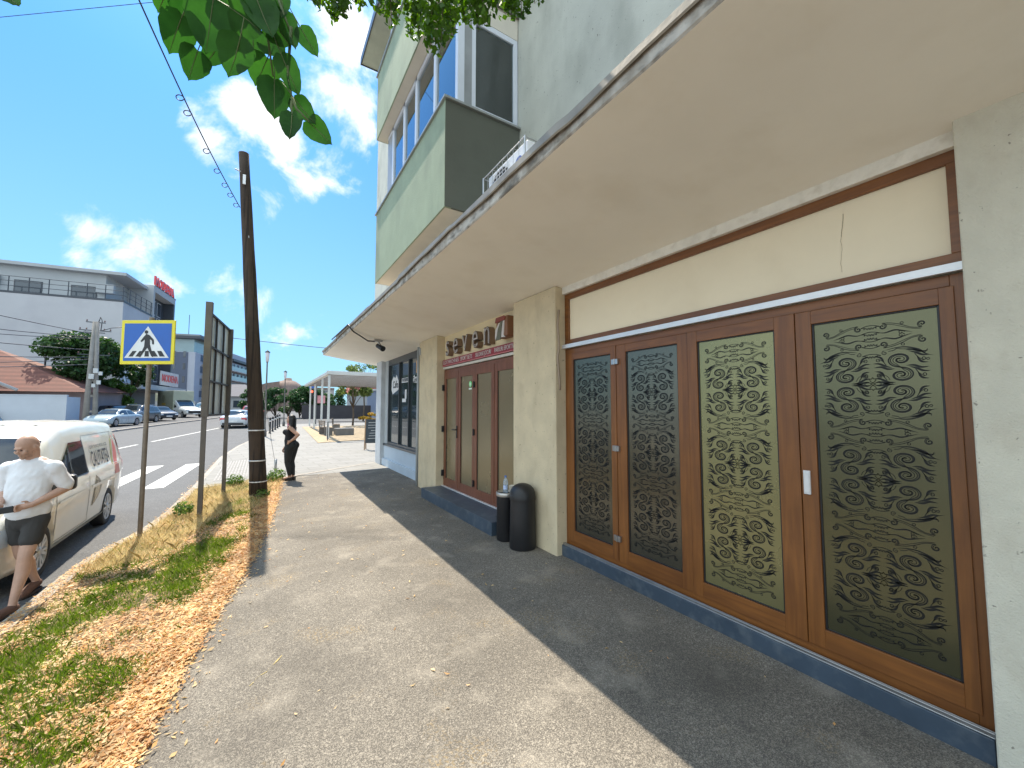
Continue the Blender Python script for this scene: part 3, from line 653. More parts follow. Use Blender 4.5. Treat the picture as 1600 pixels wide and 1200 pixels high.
# gas pipe stub and small cable along the pillar
m=MB(); m.tube([(3.10,3.862,3.0),(3.075,3.858,2.8),(3.10,3.862,2.55),(3.07,3.858,2.4),(3.10,3.862,2.1),(3.11,3.866,2.0)],.012,6); part(m,'wall_cable',mat('beige cable',(.35,.27,.2),.6))
m=MB(); m.box(3.03,3.05,8.86,8.93,3.0,3.16); part(m,'junction_box',M_colgrey,bevel=.003)
m=MB(); m.tube([(3.036,8.99,0),(3.036,8.99,3.2)],.03,8); part(m,'downpipe',M_colgrey)
# ================================================================ things fixed to the building
sg=thing('letter_sign','brown box letters reading seven with a red and white seven emblem','sign',(3.2,6.3,3.0))
M_letside=mat('brown letter side',(.20,.13,.08),.5,.1,4); M_letface=mat('dark letter face',(.05,.032,.028),.35,.1,6); M_neon=mat('white tube outline',(.62,.57,.54),.35)
x0=7.64
for ch,wd in (('s',.37),('e',.42),('v',.42),('e',.42),('n',.44)):
    yc=x0-wd/2; size=.62
    M_=frame((3.165,yc,3.025),(0,-1,0),(0,0,1)); m=MB()
    tm=textmesh(ch,size,.05,.008,.82); addmesh(m,tm,M_,0); 
    o=m.build('letter',[M_letside],sg,world=True)
    m=MB(); tm=textmesh(ch,size,.0,.008,.82); addmesh(m,tm,frame((3.1135,yc,3.025),(0,-1,0),(0,0,1)),0); m.build('letter_face',M_letface,sg,world=True,recalc=False)
    cu=bpy.data.curves.new('t','FONT'); cu.body=ch; cu.size=size; cu.align_x='CENTER'; cu.align_y='CENTER'; cu.offset=-.012; cu.fill_mode='NONE'; cu.bevel_depth=.006; cu.bevel_resolution=1; cu.resolution_u=3
    t_=bpy.data.objects.new('t',cu); COL.objects.link(t_); dg=bpy.context.evaluated_depsgraph_get(); me=bpy.data.meshes.new_from_object(t_.evaluated_get(dg)); bpy.data.objects.remove(t_)
    for v in me.vertices: v.co.x*=.82
    m=MB(); addmesh(m,me,frame((3.110,yc,3.025),(0,-1,0),(0,0,1))); m.build('letter_outline',M_neon,sg,world=True)
    x0-=wd
m=MB()
def yz(poly): return [(-a,b) for a,b in poly]
sv=[(5.42,3.20),(5.06,3.22),(5.05,2.86),(5.22,2.88),(5.40,2.85),(5.36,3.02)]
m.box(3.05,3.22,5.03,5.36,2.83,3.14,0)
m.v=[(x,y,z+.03) for x,y,z in m.v]; m.build('emblem_box',[mat('brown emblem side',(.22,.10,.05),.5)],sg,world=True,bevel=.01)
m=MB(); mr_=mat('red emblem',(.24,.045,.03),.4); 
m.prism([(5.38,3.07),(5.10,3.075),(5.07,3.11),(5.11,3.145),(5.35,3.145)],3.036,3.05,'x',0)
m.prism([(5.38,2.82),(5.37,2.95),(5.27,3.05),(5.10,3.07),(5.12,2.84),(5.06,2.81),(5.16,2.82)],3.040,3.05,'x',1)
m.prism([(5.34,2.79),(5.20,2.79),(5.17,2.95),(5.14,3.065),(5.20,3.065),(5.28,2.95)],3.030,3.04,'x',2)
m.v=[(x,y,z+.03) for x,y,z in m.v]; m.build('emblem_face',[mr_,M_neon,mat('green grey emblem stroke',(.12,.12,.08),.4)],sg,world=True)
bn=thing('sign_banner','narrow dark red banner with white capitals above the doors under the letters','sign',(3.2,6.36,2.73))
m=MB(); m.box(3.17,3.224,4.88,7.84,2.64,2.775,0); m.box(3.165,3.171,4.88,7.84,2.64,2.655,1); m.build('panel',[mat('dark red banner',(.26,.02,.03),.4),mat('pink line',(.55,.18,.18),.4)],bn,world=True,bevel=.002)
for txt,a,b in (('SLOT MACHINES',7.80,7.02),('SPORT BETS',6.94,6.44),('SALOANE JOCURI',6.30,5.74),('PARIURI SPORTIVE',5.62,4.98)):
    tm=textmesh(txt,.105,.001,.0); wdt=max(v.co.x for v in tm.vertices)-min(v.co.x for v in tm.vertices); s=(a-b)/wdt
    for v in tm.vertices: v.co.x*=s
    m=MB(); addmesh(m,tm,frame((3.1665,(a+b)/2,2.712),(0,-1,0),(0,0,1))); m.build('lettering',M_neon,bn,world=True)
# AC unit
ac=thing('air_conditioner','white air conditioner in a wire cage on the canopy roof','air conditioner',(2.2,3.36,3.70))
m=MB(); m.box(-.17,.14,-.38,.38,.03,.60); m.build('housing',M_white,ac,bevel=.008)
m=MB(); m.cyl((-.176,.12,.36),(-.171,.12,.36),.21,n=28,mi=0)
for k in range(11): m.box(-.186,-.180,-.08,.33,.17+k*.038,.173+k*.038,1)
for k in range(7): m.box(-.186,-.180,-.06+k*.06,-.057+k*.06,.16,.57,1)
m.build('fan_grille',[M_dark,M_white],ac)
m=MB(); m.cyl((-.1735,-.23,.45),(-.1715,-.23,.45),.065,n=20,mi=0); m.cyl((-.1750,-.245,.445),(-.1735,-.245,.445),.042,n=16,mi=1); m.box(-.1735,-.1715,-.30,-.16,.33,.36,0)
m.build('round_badge',[mat('blue badge',(.08,.12,.35),.4),mat('red badge',(.6,.1,.15),.4)],ac)
m=MB(); 
for x in (-.22,.22):
    for y in (-.41,.41): m.cyl((x,y,0),(x,y,.6),.010,n=6)
    for z in (.02,.3,.59): m.cyl((x,-.41,z),(x,.41,z),.006,n=6)
    for k in range(9): m.cyl((x,-.41+.1025*k,0),(x,-.41+.1025*k,.6),.0022,n=5)
for y in (-.41,.41):
    for z in (.02,.3,.59): m.cyl((-.22,y,z),(.22,y,z),.006,n=6)
for k in range(9): m.cyl((-.22,-.41+.1025*k,.59),(.22,-.41+.1025*k,.59),.0022,n=5)
m.build('wire_cage',M_steel,ac)
# security camera + cable under the canopy
sc=thing('security_camera','small dark dome security camera hanging under the canopy soffit','camera',(2.30,9.75,3.415))
m=MB(); m.box(-.10,.09,-.05,.05,-.045,.0,0); m.cyl((0,0,-.04),(.03,-.04,-.12),.022,n=10); m.build('bracket',M_steel,sc,bevel=.004)
m=MB(); m.cyl((.0,.06,-.13),(.07,-.13,-.22),.055,.062,n=16); m.cyl((.066,-.12,-.215),(.078,-.15,-.23),.066,.066,n=16); m.build('camera_body',M_dark,sc)
m=MB(); m.tube([(2.22,9.75,3.37),(2.05,9.70,3.36),(1.85,9.5,3.42),(1.66,9.3,3.47),(1.58,9.25,3.53),(1.56,9.3,3.60),(1.57,9.5,3.66),(1.57,12,3.69)],.016,7)
m.build('black_cable',M_dark,label='black cable looping from the security camera round the canopy edge',cat='cable')
# ================================================================ bins, bottle, cup
b=thing('rubbish_bin','tall black open ashtray bin with a pale rim beside the step','bin',(2.86,4.74,0))
m=MB(); m.lathe([(0,.0),(.125,.0),(.13,.012),(.128,.60),(.13,.605)],n=28); m.build('body',M_dark,b)
m=MB(); m.lathe([(.133,.585),(.138,.60),(.138,.632),(.128,.640),(.118,.632),(.118,.60),(0,.595)],n=28,mi=0); m.build('rim',mat('dull steel rim',(.45,.43,.40),.35,metal=.7),b)
m=MB(); m.lathe([(0,.612),(.117,.612)],n=20); m.build('ash_tray',mat('ash',(.08,.08,.08),.9),b)
b=thing('rubbish_bin','round topped black bin with a slanted flap, nearest the pillar','bin',(2.88,4.36,0))
m=MB(); m.lathe([(0,0),(.168,0),(.172,.012),(.165,.35),(.158,.60),(.158,.635)],n=32); m.build('body',M_dark,b)
m=MB(); m.lathe([(.166,.60),(.168,.625),(.165,.65),(.158,.70),(.140,.745),(.105,.782),(.055,.803),(0,.808)],n=32); m.build('domed_lid',M_dark,b)
m=MB(); M_=Matrix.Translation((-.112,.025,.715))@Vector((-.9,.1,.55)).to_track_quat('Z','Y').to_matrix().to_4x4(); m.lathe([(0,.018),(.075,.016),(.086,.0),(.09,-.03)],n=24,M=M_); m.build('flap',mat('dark blue grey flap',(.045,.06,.085),.35),b)
M_pet=glassmat('clear bottle plastic',(.55,.65,.75),.08,.6,alpha=.35)
b=thing('water_bottle','clear plastic water bottle with blue cap standing on the open bin','bottle',(2.87,4.77,.618))
m=MB(); m.lathe([(0,0),(.030,0),(.033,.01),(.033,.09),(.030,.10),(.033,.11),(.033,.14),(.026,.17),(.014,.20),(.013,.215)],n=18); m.build('bottle_body',M_pet,b)
m=MB(); m.lathe([(.0145,.205),(.0145,.23),(0,.23)],n=14); m.build('cap',mat('blue cap',(.05,.12,.35),.4),b)
m=MB(); m.lathe([(.0335,.045),(.0335,.10)],n=18); m.build('paper_label',mat('blue white label',(.45,.55,.8),.5,.4,30),b)
b=MB(); b.lathe([(0,0),(.030,0),(.040,.11),(.042,.112),(.0395,.108),(.029,.006),(0,.006)],c=(0,0,0),n=22); o=b.build('paper_cup',mat('off white paper cup',(.62,.58,.50),.6),label='pale paper cup standing on the open bin beside the bottle',cat='cup'); o.location=(2.90,4.655,.618)
#==SECTION street
# ================================================================ street furniture
def gz(x,y):
    if y<11.8 and x>ex(y): return 0.
    if y<11.9 and x>kx(y)+.15: return vergez(x,y)
    if x>kx(y)+.1 and y<41.4: return zpl(x,y)
    if x<lerp(LK,y)-.1: return rz(y)+.1
    return rz(y)
M_logwood=mat('dark creosoted timber',(.055,.036,.024),.85,.3,2,bump=.9,bscale=22,extra=lambda t,P,o: mixc(t,vm(t,'MULTIPLY',nramp(t,P,1.,.5,.62,6,(22,22,.8)),.8),o,(.012,.008,.006)))
pole=thing('utility_pole','leaning dark timber pole with pale wire bands beside the verge','pole',(-.02,9.69,0))
m=MB(); pts=[];rs=[]
for i in range(15):
    t=i/14; pts.append((-.49*t**1.1,0.05*t,7.07*t)); rs.append(.155-.062*t+(.012 if i==0 else 0)+.003*math.sin(i*2.3))
m.tube(pts,rs,14); m.build('shaft',M_logwood,pole)
for z in (.30,.72,1.33):
    m=MB(); t=z/7.07; cx_=-.49*t**1.1; r_=.155-.062*t+.006; m.lathe([(r_-.004,-.012),(r_+.003,-.006),(r_+.003,.006),(r_-.004,.012)],c=(cx_,.05*t,z),n=18); m.build('wire_band',M_alu,pole)
m=MB(); m.box(-.08,-.03,-.11,-.09,6.35,6.55); m.v=[(x-.40,y,z) for x,y,z in m.v]; m.build('number_plate',M_alu,pole)
m=MB(); m.cyl((-.52,-.09,6.6),(-.62,-.10,6.62),.012,n=6); m.build('hook',M_steel,pole)
w=MB(); a=Vector((-.53,9.62,5.86)); bq=Vector((-1.33,5.3,6.22)); c_=[a.lerp(bq,i/24)-Vector((0,0,.10*math.sin(math.pi*i/24))) for i in range(25)]
w.tube(c_,.009,6)
for t in (.03,.12,.20,.30,.42,.60,.66,.95):
    p=a.lerp(bq,t)-Vector((0,0,.10*math.sin(math.pi*t))); d=(bq-a).normalized(); sd=Vector((0,0,1)); up=d.cross(sd).normalized(); rr=.045; up=-up if up.x>0 else up; up=-up
    hx=Vector((1,0,0)); w.tube([p-Vector((0,0,rr*.8))-hx*rr*.6+(hx*math.cos(q+.9)+Vector((0,0,1))*math.sin(q+.9))*rr+d*.006*q for q in [k*math.pi/7-.9 for k in range(14)]],.007,5)
M_cable=mat('dark blue grey cable',(.035,.045,.07),.6)
w.build('overhead_cable',M_cable,label='black overhead cable with curled ties running up from the timber pole',cat='cable')
w=MB(); w.tube([(-.36,9.6,5.3),(-.10,11.4,2.7),(.36,13.35,.14)],.006,5); w.tube([(.36,13.35,.0),(.36,13.35,.32)],.035,8)
w.build('guy_wire',M_steel,label='thin steel guy wire from the timber pole to the plaza edge',cat='wire')
w=MB(); w.tube([(-30,40,16.5),(-9.58,23.94,17.63),(-4.19,20.54,18.26),(6,14,19.5)],.012,5); w.build('overhead_cable',M_cable,label='thin overhead cable crossing the street high at the top left',cat='cable')
w=MB(); pts=[Vector((-3.0,44,8.2)).lerp(Vector((26,52,9.6)),i/12)-Vector((0,0,.5*math.sin(math.pi*i/12))) for i in range(13)]; w.tube(pts,.03,5); w.build('overhead_cable',M_cable,label='distant overhead cable above the pergola',cat='cable')
# pedestrian crossing sign
sg=thing('crossing_sign','blue and yellow pedestrian crossing sign on a slim grey post','road sign',(-1.50,8.0,vergez(-1.30,8.0)-.03),-R(31.9))
M_post=mat('weathered galvanised post',(.20,.165,.13),.6,.25,5,metal=.3,bump=.15)
m=MB(); m.cyl((0,.03,0),(0,.03,3.32),.031,n=12); m.build('post',M_post,sg)
zb=2.60
def P2(poly,y0,y1,m,mi): m.prism(poly,y0,y1,'y',mi)
m=MB(); P2([(-.405,zb),(.405,zb),(.405,zb+.67),(-.405,zb+.67)],-.02,.0,m,0)
m.build('panel',mat('yellow sign paint',(.72,.62,.02),.35,.06,5),sg,bevel=.006)
m=MB(); P2([(-.355,zb+.05),(.355,zb+.05),(.355,zb+.62),(-.355,zb+.62)],-.0235,-.02,m,0)
P2([(-.335,zb+.095),(.335,zb+.095),(0,zb+.575)],-.0265,-.0235,m,1)
for a,b_ in ((-.27,-.20),(-.165,-.115),(-.03,.03),(.115,.165),(.20,.27)):
    k=.42 if abs(a+b_)>.1 else .0; h=.085; s_=1 if a+b_<0 else -1
    P2([(a,zb+.115),(b_-.008*s_,zb+.115),(b_+s_*.05*(abs(a+b_)>.1),zb+.115+h),(a+.008+s_*.05*(abs(a+b_)>.1),zb+.115+h)],-.0285,-.0265,m,2)
man=[(-.015,zb+.46),(.03,zb+.44),(.10,zb+.37),(.105,zb+.30),(.08,zb+.30),(.072,zb+.355),(.04,zb+.38),(.045,zb+.30),(.075,zb+.20),(.115,zb+.13),(.10,zb+.105),(.075,zb+.12),(.01,zb+.25),(-.05,zb+.17),(-.09,zb+.105),(-.125,zb+.115),(-.115,zb+.14),(-.085,zb+.16),(-.04,zb+.27),(-.035,zb+.375),(-.085,zb+.335),(-.10,zb+.35),(-.05,zb+.42)]
P2(man[::-1],-.0305,-.0285,m,2)
m.prism([(-.018+.026*math.cos(k*math.pi/7),zb+.488+.026*math.sin(k*math.pi/7)) for k in range(14)],-.0305,-.0265,'y',2)
m.build('face',[mat('blue sign paint',(.008,.10,.42),.35,.06,5),mat('white sign foil',(.66,.68,.68),.4),M_dark],sg)
for q_ in ((-.05,.05,.0,.07,zb+.12,zb+.16),(-.05,.05,.0,.07,zb+.5,zb+.54),(-.02,.02,.01,.05,zb+.67,zb+.70)):
    m=MB(); m.box(*q_); m.build('clamp',M_post,sg)
# large board seen from behind
p0=Vector((-.86,8.72,0)); p1=Vector((-.66,10.62,0)); dv=(p1-p0); Ld=dv.length; an=math.atan2(-dv.x,dv.y)
bd_=thing('roadside_board','tall steel framed roadside board seen almost edge on from behind','board',(p0.x,p0.y,vergez(-.86,8.72)-.02),an)
M_ps=mat('grey brown steel section',(.115,.10,.085),.6,.2,4,bump=.1)
for y in (0,Ld): 
    m=MB(); m.box(-.035,.035,y-.025,y+.025,0,1.72); m.box(-.045,.055,y-.04,y+.04,1.72,3.74 if y==0 else 3.60); m.build('post',M_ps,bd_,bevel=.003)
m=MB()
for z in (1.74,2.36,2.98,3.57): m.box(-.018,.018,.04,Ld-.04,z-.016,z+.016)
for k in range(1,3): m.box(-.016,.016,Ld*k/3-.02,Ld*k/3+.02,1.76,3.56)
m.build('rear_grid',mat('dark grid bars',(.035,.03,.028),.6),bd_)
m=MB(); m.box(-.045,-.028,.03,Ld-.03,1.72,3.58); m.build('panel',mat('pale grey green panel back',(.74,.80,.78),.5,.06,3,extra=stains((.2,.2,.17),.3,3)),bd_)
# ================================================================ vehicles
M_tyre=M_rubber; M_rim=mat('alloy rim',(.50,.51,.52),.3,.08,6,metal=.7); M_carglass=glassmat('car glass',(.018,.024,.03),.02,1.0)
M_red=mat('red tail lamp',(.50,.03,.04),.2,.1,5,coat=.5); M_lamp=mat('clear headlamp',(.62,.66,.7),.12,.1,5,coat=.6); M_plate=mat('number plate white',(.7,.7,.7),.4)
M_under2=mat('dark lower trim',(.03,.03,.032),.6)
STY={
 'sedan':[(0,.36,.62,.70),(.008,.26,.72,.80),(.03,.22,.86,.92),(.13,.2,.93,.98),(.17,.2,.93,1.0),(.31,.18,.94,1.36),(.40,.18,.93,1.42),(.52,.18,.92,1.43),(.60,.18,.91,1.38),(.755,.18,.89,.96),(.88,.2,.80,.86),(.965,.22,.66,.72),(.99,.26,.56,.60),(1,.34,.48,.50)],
 'wagon':[(0,.38,.80,.95),(.012,.28,.90,1.12),(.05,.24,.96,1.38),(.10,.2,.97,1.47),(.22,.18,.96,1.52),(.45,.18,.94,1.53),(.58,.18,.93,1.48),(.74,.18,.92,1.04),(.88,.2,.88,.93),(.965,.24,.74,.80),(.99,.28,.60,.64),(1,.36,.5,.54)],
 'van':[(0,.42,1.0,1.40),(.006,.34,1.03,1.58),(.025,.28,1.05,1.70),(.07,.22,1.06,1.77),(.25,.2,1.06,1.81),(.45,.2,1.05,1.81),(.58,.2,1.03,1.77),(.66,.2,1.01,1.66),(.80,.2,.98,1.16),(.86,.2,.95,1.06),(.94,.22,.86,.93),(.985,.26,.68,.74),(1,.36,.55,.58)],
 'cab':[(0,.45,1.0,2.05),(.02,.4,1.1,2.15),(.30,.35,1.15,2.22),(.45,.35,1.13,2.15),(.68,.35,1.05,1.30),(.90,.35,.95,1.08),(.98,.38,.8,.88),(1,.45,.6,.65)],
}
def car(name,label,cat,loc,heading,L,Wd,H,paint,style='sedan',wr_=.31,wx=(.20,.80),roof_w=.74,detail=True,lower=None,rtap=.86,group=None,tilt=0,mid=True):
    root=thing(name,label,cat,loc,-heading,group); st=STY[style]; hs=H/max(s[3] for s in st); hw=Wd/2
    if tilt: root.rotation_euler[0]=tilt
    def par(s):
        for a,b in zip(st,st[1:]):
            if s<=b[0]:
                t=(s-a[0])/(b[0]-a[0]); t=t*t*(3-2*t)*.5+t*.5
                return [a[k]+(b[k]-a[k])*t for k in (1,2,3)]
        return list(st[-1][1:])
    def width(s):
        w=hw
        if s<.10: w*=rtap+(1-rtap)*math.sqrt(max(0,1-((.10-s)/.10)**2))
        if s>.84: w*=.80+.20*math.sqrt(max(0,1-((s-.84)/.16)**2))
        return w
    def sect(s):
        zb,zbe,zt=[v*hs for v in par(s)]; w=width(s); g=max(0,min(1,(zt-zbe)/(.35*hs)))
        wr=w*(.93*(1-g)+roof_w*g); rc=min(.12,(zt-zbe)*.55)
        P=[(0,zb),(w*.82,zb),(w*.93,zb+.03),(w*.975,zb+.12),(w*.99,zb+.45*(zbe-zb)),(w,zb+.72*(zbe-zb)),(w*.985,zbe-.02),(w*.965,zbe)]
        bx,bz=w*.955,zbe+.01; tx,tz=wr,zt-rc
        for k in range(1,6): t=k/5; P.append((bx+(tx-bx)*t+.012*math.sin(math.pi*t)*g,bz+(tz-bz)*t))
        for k in range(1,5): a=k/4*math.pi/2; P.append((wr-rc*1.5*(1-math.cos(a)),zt-rc+rc*.86*math.sin(a)))
        P.append((wr*.35,zt-.002)); P.append((0,zt)); return P
    ss=sorted(set([i/44 for i in range(45)]+[s[0] for s in st]+[.004,.012,.02,.04,.975,.992]))
    vs=[];n=None
    for s in ss:
        P=sect(s); ring=[(x,L*(s-.5),z) for x,z in P]+[(-x,L*(s-.5),z) for x,z in P[-2:0:-1]]; n=len(ring); vs+=ring
    fs=[(j*n+i,(j+1)*n+i,(j+1)*n+(i+1)%n,j*n+(i+1)%n) for j in range(len(ss)-1) for i in range(n)]
    fs+=[tuple(range(n)),tuple((len(ss)-1)*n+i for i in range(n-1,-1,-1))]
    m=MB(); m.add(vs,fs,0,True); body=m.build('body',paint,root)
    cut=MB()
    for f in wx:
        for sx in (-1,1): cut.cyl((sx*(hw-.20),L*(f-.5),wr_),(sx*(hw+.2),L*(f-.5),wr_),wr_+.045,n=32)
    co_=cut.build('cut',M_dark,root)
    md=body.modifiers.new('b','BOOLEAN'); md.object=co_; md.operation='DIFFERENCE'; md.solver='EXACT'
    dg=bpy.context.evaluated_depsgraph_get(); me=bpy.data.meshes.new_from_object(body.evaluated_get(dg)); body.modifiers.clear()
    me.materials.clear(); me.materials.append(paint); me.materials.append(M_dark)
    body.data=me; bpy.data.objects.remove(co_)
    for p in me.polygons:
        c=p.center
        for f in wx:
            d=math.hypot(c.y-L*(f-.5),c.z-wr_)
            if d<wr_+.043 or (abs(c.x)<hw-.17 and d<wr_+.06): p.material_index=1; p.use_smooth=False
    def xs(s,z):
        P=sect(s); P=P[1:13]
        for (x0,z0_),(x1,z1_) in zip(P,P[1:]):
            if z0_<=z<=z1_: return x0+(x1-x0)*(z-z0_)/(z1_-z0_+1e-9)
        return P[-1][0]
    def side(mb,s0,s1,zlo,zhi,sg_,off=.006,k=8,kz=5,mi=0):
        v=[]
        for i in range(k+1):
            s=s0+(s1-s0)*i/k; a=zlo(s) if callable(zlo) else zlo; b=zhi(s) if callable(zhi) else zhi
            for j in range(kz+1): z=a+(b-a)*j/kz; v.append((sg_*(xs(s,z)+off),L*(s-.5),z))
        q=kz+1; mb.add(v,[(i*q+j,i*q+j+1,(i+1)*q+j+1,(i+1)*q+j) for i in range(k) for j in range(kz)],mi,True)
    def topz(s,x):
        P=sect(s)[8:]; 
        for (x0,z0_),(x1,z1_) in zip(P,P[1:]):
            if x1<=x<=x0: return z1_+(z0_-z1_)*(x-x1)/(x0-x1+1e-9)
        return P[-1][1]
    def top(mb,s0,s1,fx,off=.008,k=8,kx_=10,mi=0):
        v=[]
        for i in range(k+1):
            s=s0+(s1-s0)*i/k; w=sect(s)[12][0]*fx
            for j in range(kx_+1): x=w*(2*j/kx_-1); v.append((x,L*(s-.5),topz(s,abs(x))+off))
        q=kx_+1; mb.add(v,[(i*q+j,i*q+j+1,(i+1)*q+j+1,(i+1)*q+j) for i in range(k) for j in range(kx_)],mi,True)
    for f in wx:
        for sx in (-1,1):
            y=L*(f-.5); x=sx*(hw-.02); m=MB()
            q=Matrix.Translation((x,y,wr_))@Matrix.Rotation(sx*math.pi/2,4,'Y')
            m.lathe([(wr_*.66,-.17),(wr_*.94,-.17),(wr_,-.14),(wr_,-.04),(wr_*.95,-.008),(wr_*.82,.0),(wr_*.70,-.006),(wr_*.66,-.03)],n=30,M=q)
            wl=m.build('wheel',M_tyre,root)
            m=MB(); m.lathe([(wr_*.69,-.012),(wr_*.66,-.004),(wr_*.62,-.012),(wr_*.60,-.05)],n=30,M=q); m.lathe([(0,-.06),(wr_*.62,-.07)],n=24,mi=1,M=q)
            ns=7
            for k in range(ns):
                a=2*math.pi*k/ns; r1=wr_*.66
                for da in (-.17,.17):
                    pr=[(wr_*.12*math.cos(a-.4+da),wr_*.12*math.sin(a-.4+da)),(wr_*.12*math.cos(a+.4+da*.2),wr_*.12*math.sin(a+.4+da*.2)),(r1*math.cos(a+.10+da),r1*math.sin(a+.10+da)),(r1*math.cos(a-.06+da),r1*math.sin(a-.06+da))]
                    m.prism(pr,-.035,-.008,'z',0,M=q)
            m.lathe([(0,-.002),(wr_*.17,-.004),(wr_*.2,-.02)],n=18,M=q)
            m.build('rim',[M_rim,M_dark],wl)
    return root,body,side,top,xs,sect,topz,L,hs
def std_car(name,label,loc,head,L,Wd,H,paint,style,tail=True,group=None,rails=False,cat='car',lowtrim=False,heads=M_lamp,wr_=.31):
    root,body,side,top,xs,sect,topz,L,hs=car(name,label,cat,loc,head,L,Wd,H,paint,style,group=group,wr_=wr_)
    for sg_ in (-1,1):
        m=MB()
        if style=='sedan': side(m,.24,.46,lambda s:.965*hs,lambda s:(1.30 if s>.31 else 1.02+(s-.24)/.07*.26)*hs,sg_); side(m,.475,.69,lambda s:.955*hs,lambda s:(1.31 if s<.58 else 1.31-(s-.58)/.11*.27)*hs,sg_)
        else: side(m,.09,.24,lambda s:1.0*hs,lambda s:1.36*hs,sg_); side(m,.255,.46,lambda s:.985*hs,lambda s:1.39*hs,sg_); side(m,.475,.68,lambda s:.975*hs,lambda s:(1.39 if s<.57 else 1.39-(s-.57)/.11*.30)*hs,sg_)
        m.build('side_window',M_carglass,root)
        m=MB(); side(m,.955,.985,.52*hs,.66*hs,sg_,.01,3,3); m.build('headlight',heads,root)
        m=MB(); side(m,.005,.04,(.60 if style=='sedan' else .72)*hs,(.76 if style=='sedan' else .98)*hs,sg_,.012,3,3); m.build('tail_light',M_red,root)
        m=MB(); m.box(sg_*(Wd/2-.02),sg_*(Wd/2+.14),L*.165,L*.165+.12,.93*hs,1.06*hs); m.build('side_mirror',paint,root,bevel=.03)
        m=MB()
        for s in (.47,.255 if style!='sedan' else .27): side(m,s,s+.003,.32*hs,.92*hs,sg_,.003,1,6)
        m.build('door_gap',M_dark,root)
        if lowtrim:
            m=MB(); side(m,.28,.72,.24*hs,.36*hs,sg_,.012); m.build('sill_trim',M_under2,root)
    m=MB()
    if style=='sedan': top(m,.175,.305,.92); 
    else: top(m,.018,.085,.88)
    m.build('rear_window',M_carglass,root)
    m=MB(); top(m,.60 if style=='sedan' else .585,.75 if style=='sedan' else .735,.93); m.build('windscreen',M_carglass,root)
    m=MB(); m.box(-.26,.26,-L/2-.012,-L/2+.03,.48*hs,.59*hs); m.box(-.26,.26,L/2-.03,L/2+.012,.36*hs,.47*hs); m.build('number_plate',M_plate,root)
    for q_ in ((-.7,.7,-L/2-.03,-L/2+.10,.24*hs,.42*hs),(-.55,.55,L/2-.06,L/2+.008,.24*hs,.34*hs)):
        m=MB(); m.box(*q_); m.build('bumper_trim',M_under2,root,bevel=.02)
    for sx in (-1,1):
        if tail:
            m=MB(); m.box(sx*.55,sx*(Wd/2-.06),-L/2-.008,-L/2+.1,.66*hs,.80*hs); m.build('tail_light',M_red,root,bevel=.02)
        m=MB(); m.box(sx*.48,sx*(Wd/2-.12),L/2-.16,L/2-.012,.50*hs,.62*hs); m.build('headlight',heads,root,bevel=.03)
    if rails:
        for sx in (-1,1):
            m=MB(); m.tube([(sx*.60,-L*.40,H-.04),(sx*.60,-L*.36,H+.03),(sx*.60,L*.02,H+.04),(sx*.60,L*.07,H-.03)],.018,6); m.build('roof_rail',M_steel,root)
    return root
def paint(n,c,r=.28): return mat(n,c,r,.04,2,coat=.7)
# white van
PV=paint('cream white van paint',(.72,.70,.62),.32)
vroot,body,side,top,xs,sect,topz,VL,hs=car('parked_van','white delivery van with black lettering and a red swoosh parked by the verge','van',(-3.13,8.50,-.28),math.pi-R(1.2),4.55,1.80,1.86,PV,'van',.325,(.195,.79),.80,rtap=.94)
# world +x side is local -x
sg_=-1
m=MB(); 
side(m,.455,.70,lambda s:(1.075 if s<.62 else 1.075+0*(s-.62)),lambda s:(1.56 if s<.56 else 1.56-(s-.56)*3.1),sg_,.010,14,6); m.build('side_window',M_carglass,vroot)
m=MB(); side(m,.445,.455,1.07,1.57,sg_,.008,2,6); side(m,.455,.71,1.06,1.075,sg_,.008,8,1); m.build('window_seal',M_dark,vroot)
m=MB(); top(m,.675,.795,.93); m.build('windscreen',M_carglass,vroot)
m=MB()
side(m,.44,.4435,.34,1.62,sg_,.003,1,14); side(m,.715,.7185,.42,1.02,sg_,.003,1,8); side(m,.44,.72,.335,.342,sg_,.003,10,1)
side(m,.115,.1175,.95,1.64,sg_,.003,1,8); side(m,.10,.44,1.625,1.632,sg_,.003,10,1); m.build('door_gap',mat('panel gap shadow line',(.18,.17,.16),.6),vroot)
m=MB(); side(m,.12,.42,.80,.845,sg_,.012,12,2); side(m,.46,.70,.80,.835,sg_,.010,12,2); m.build('body_crease',PV,vroot)
m=MB(); side(m,.47,.50,.90,.935,sg_,.03,3,2); m.build('door_handle',mat('chrome handle',(.5,.5,.5),.2,metal=.9),vroot)
m=MB(); side(m,.24,.72,.22,.30,sg_,.014,12,2); m.build('sill_trim',PV,vroot)
m=MB(); side(m,.004,.034,lambda s:.96,lambda s:1.60-(s)*2,sg_,.016,5,8); m.build('tail_light',M_red,vroot)
m=MB(); side(m,.955,.99,.60,.78,sg_,.012,4,4); m.build('headlight',M_lamp,vroot)
m=MB(); m.box(-.88-.20,-.88+.02,VL*.215,VL*.215+.13,1.0,1.20); m.build('side_mirror',M_dark,vroot,bevel=.04)
m=MB(); m.box(.88-.02,.88+.20,VL*.215,VL*.215+.13,1.0,1.20); m.build('side_mirror',M_dark,vroot,bevel=.04)
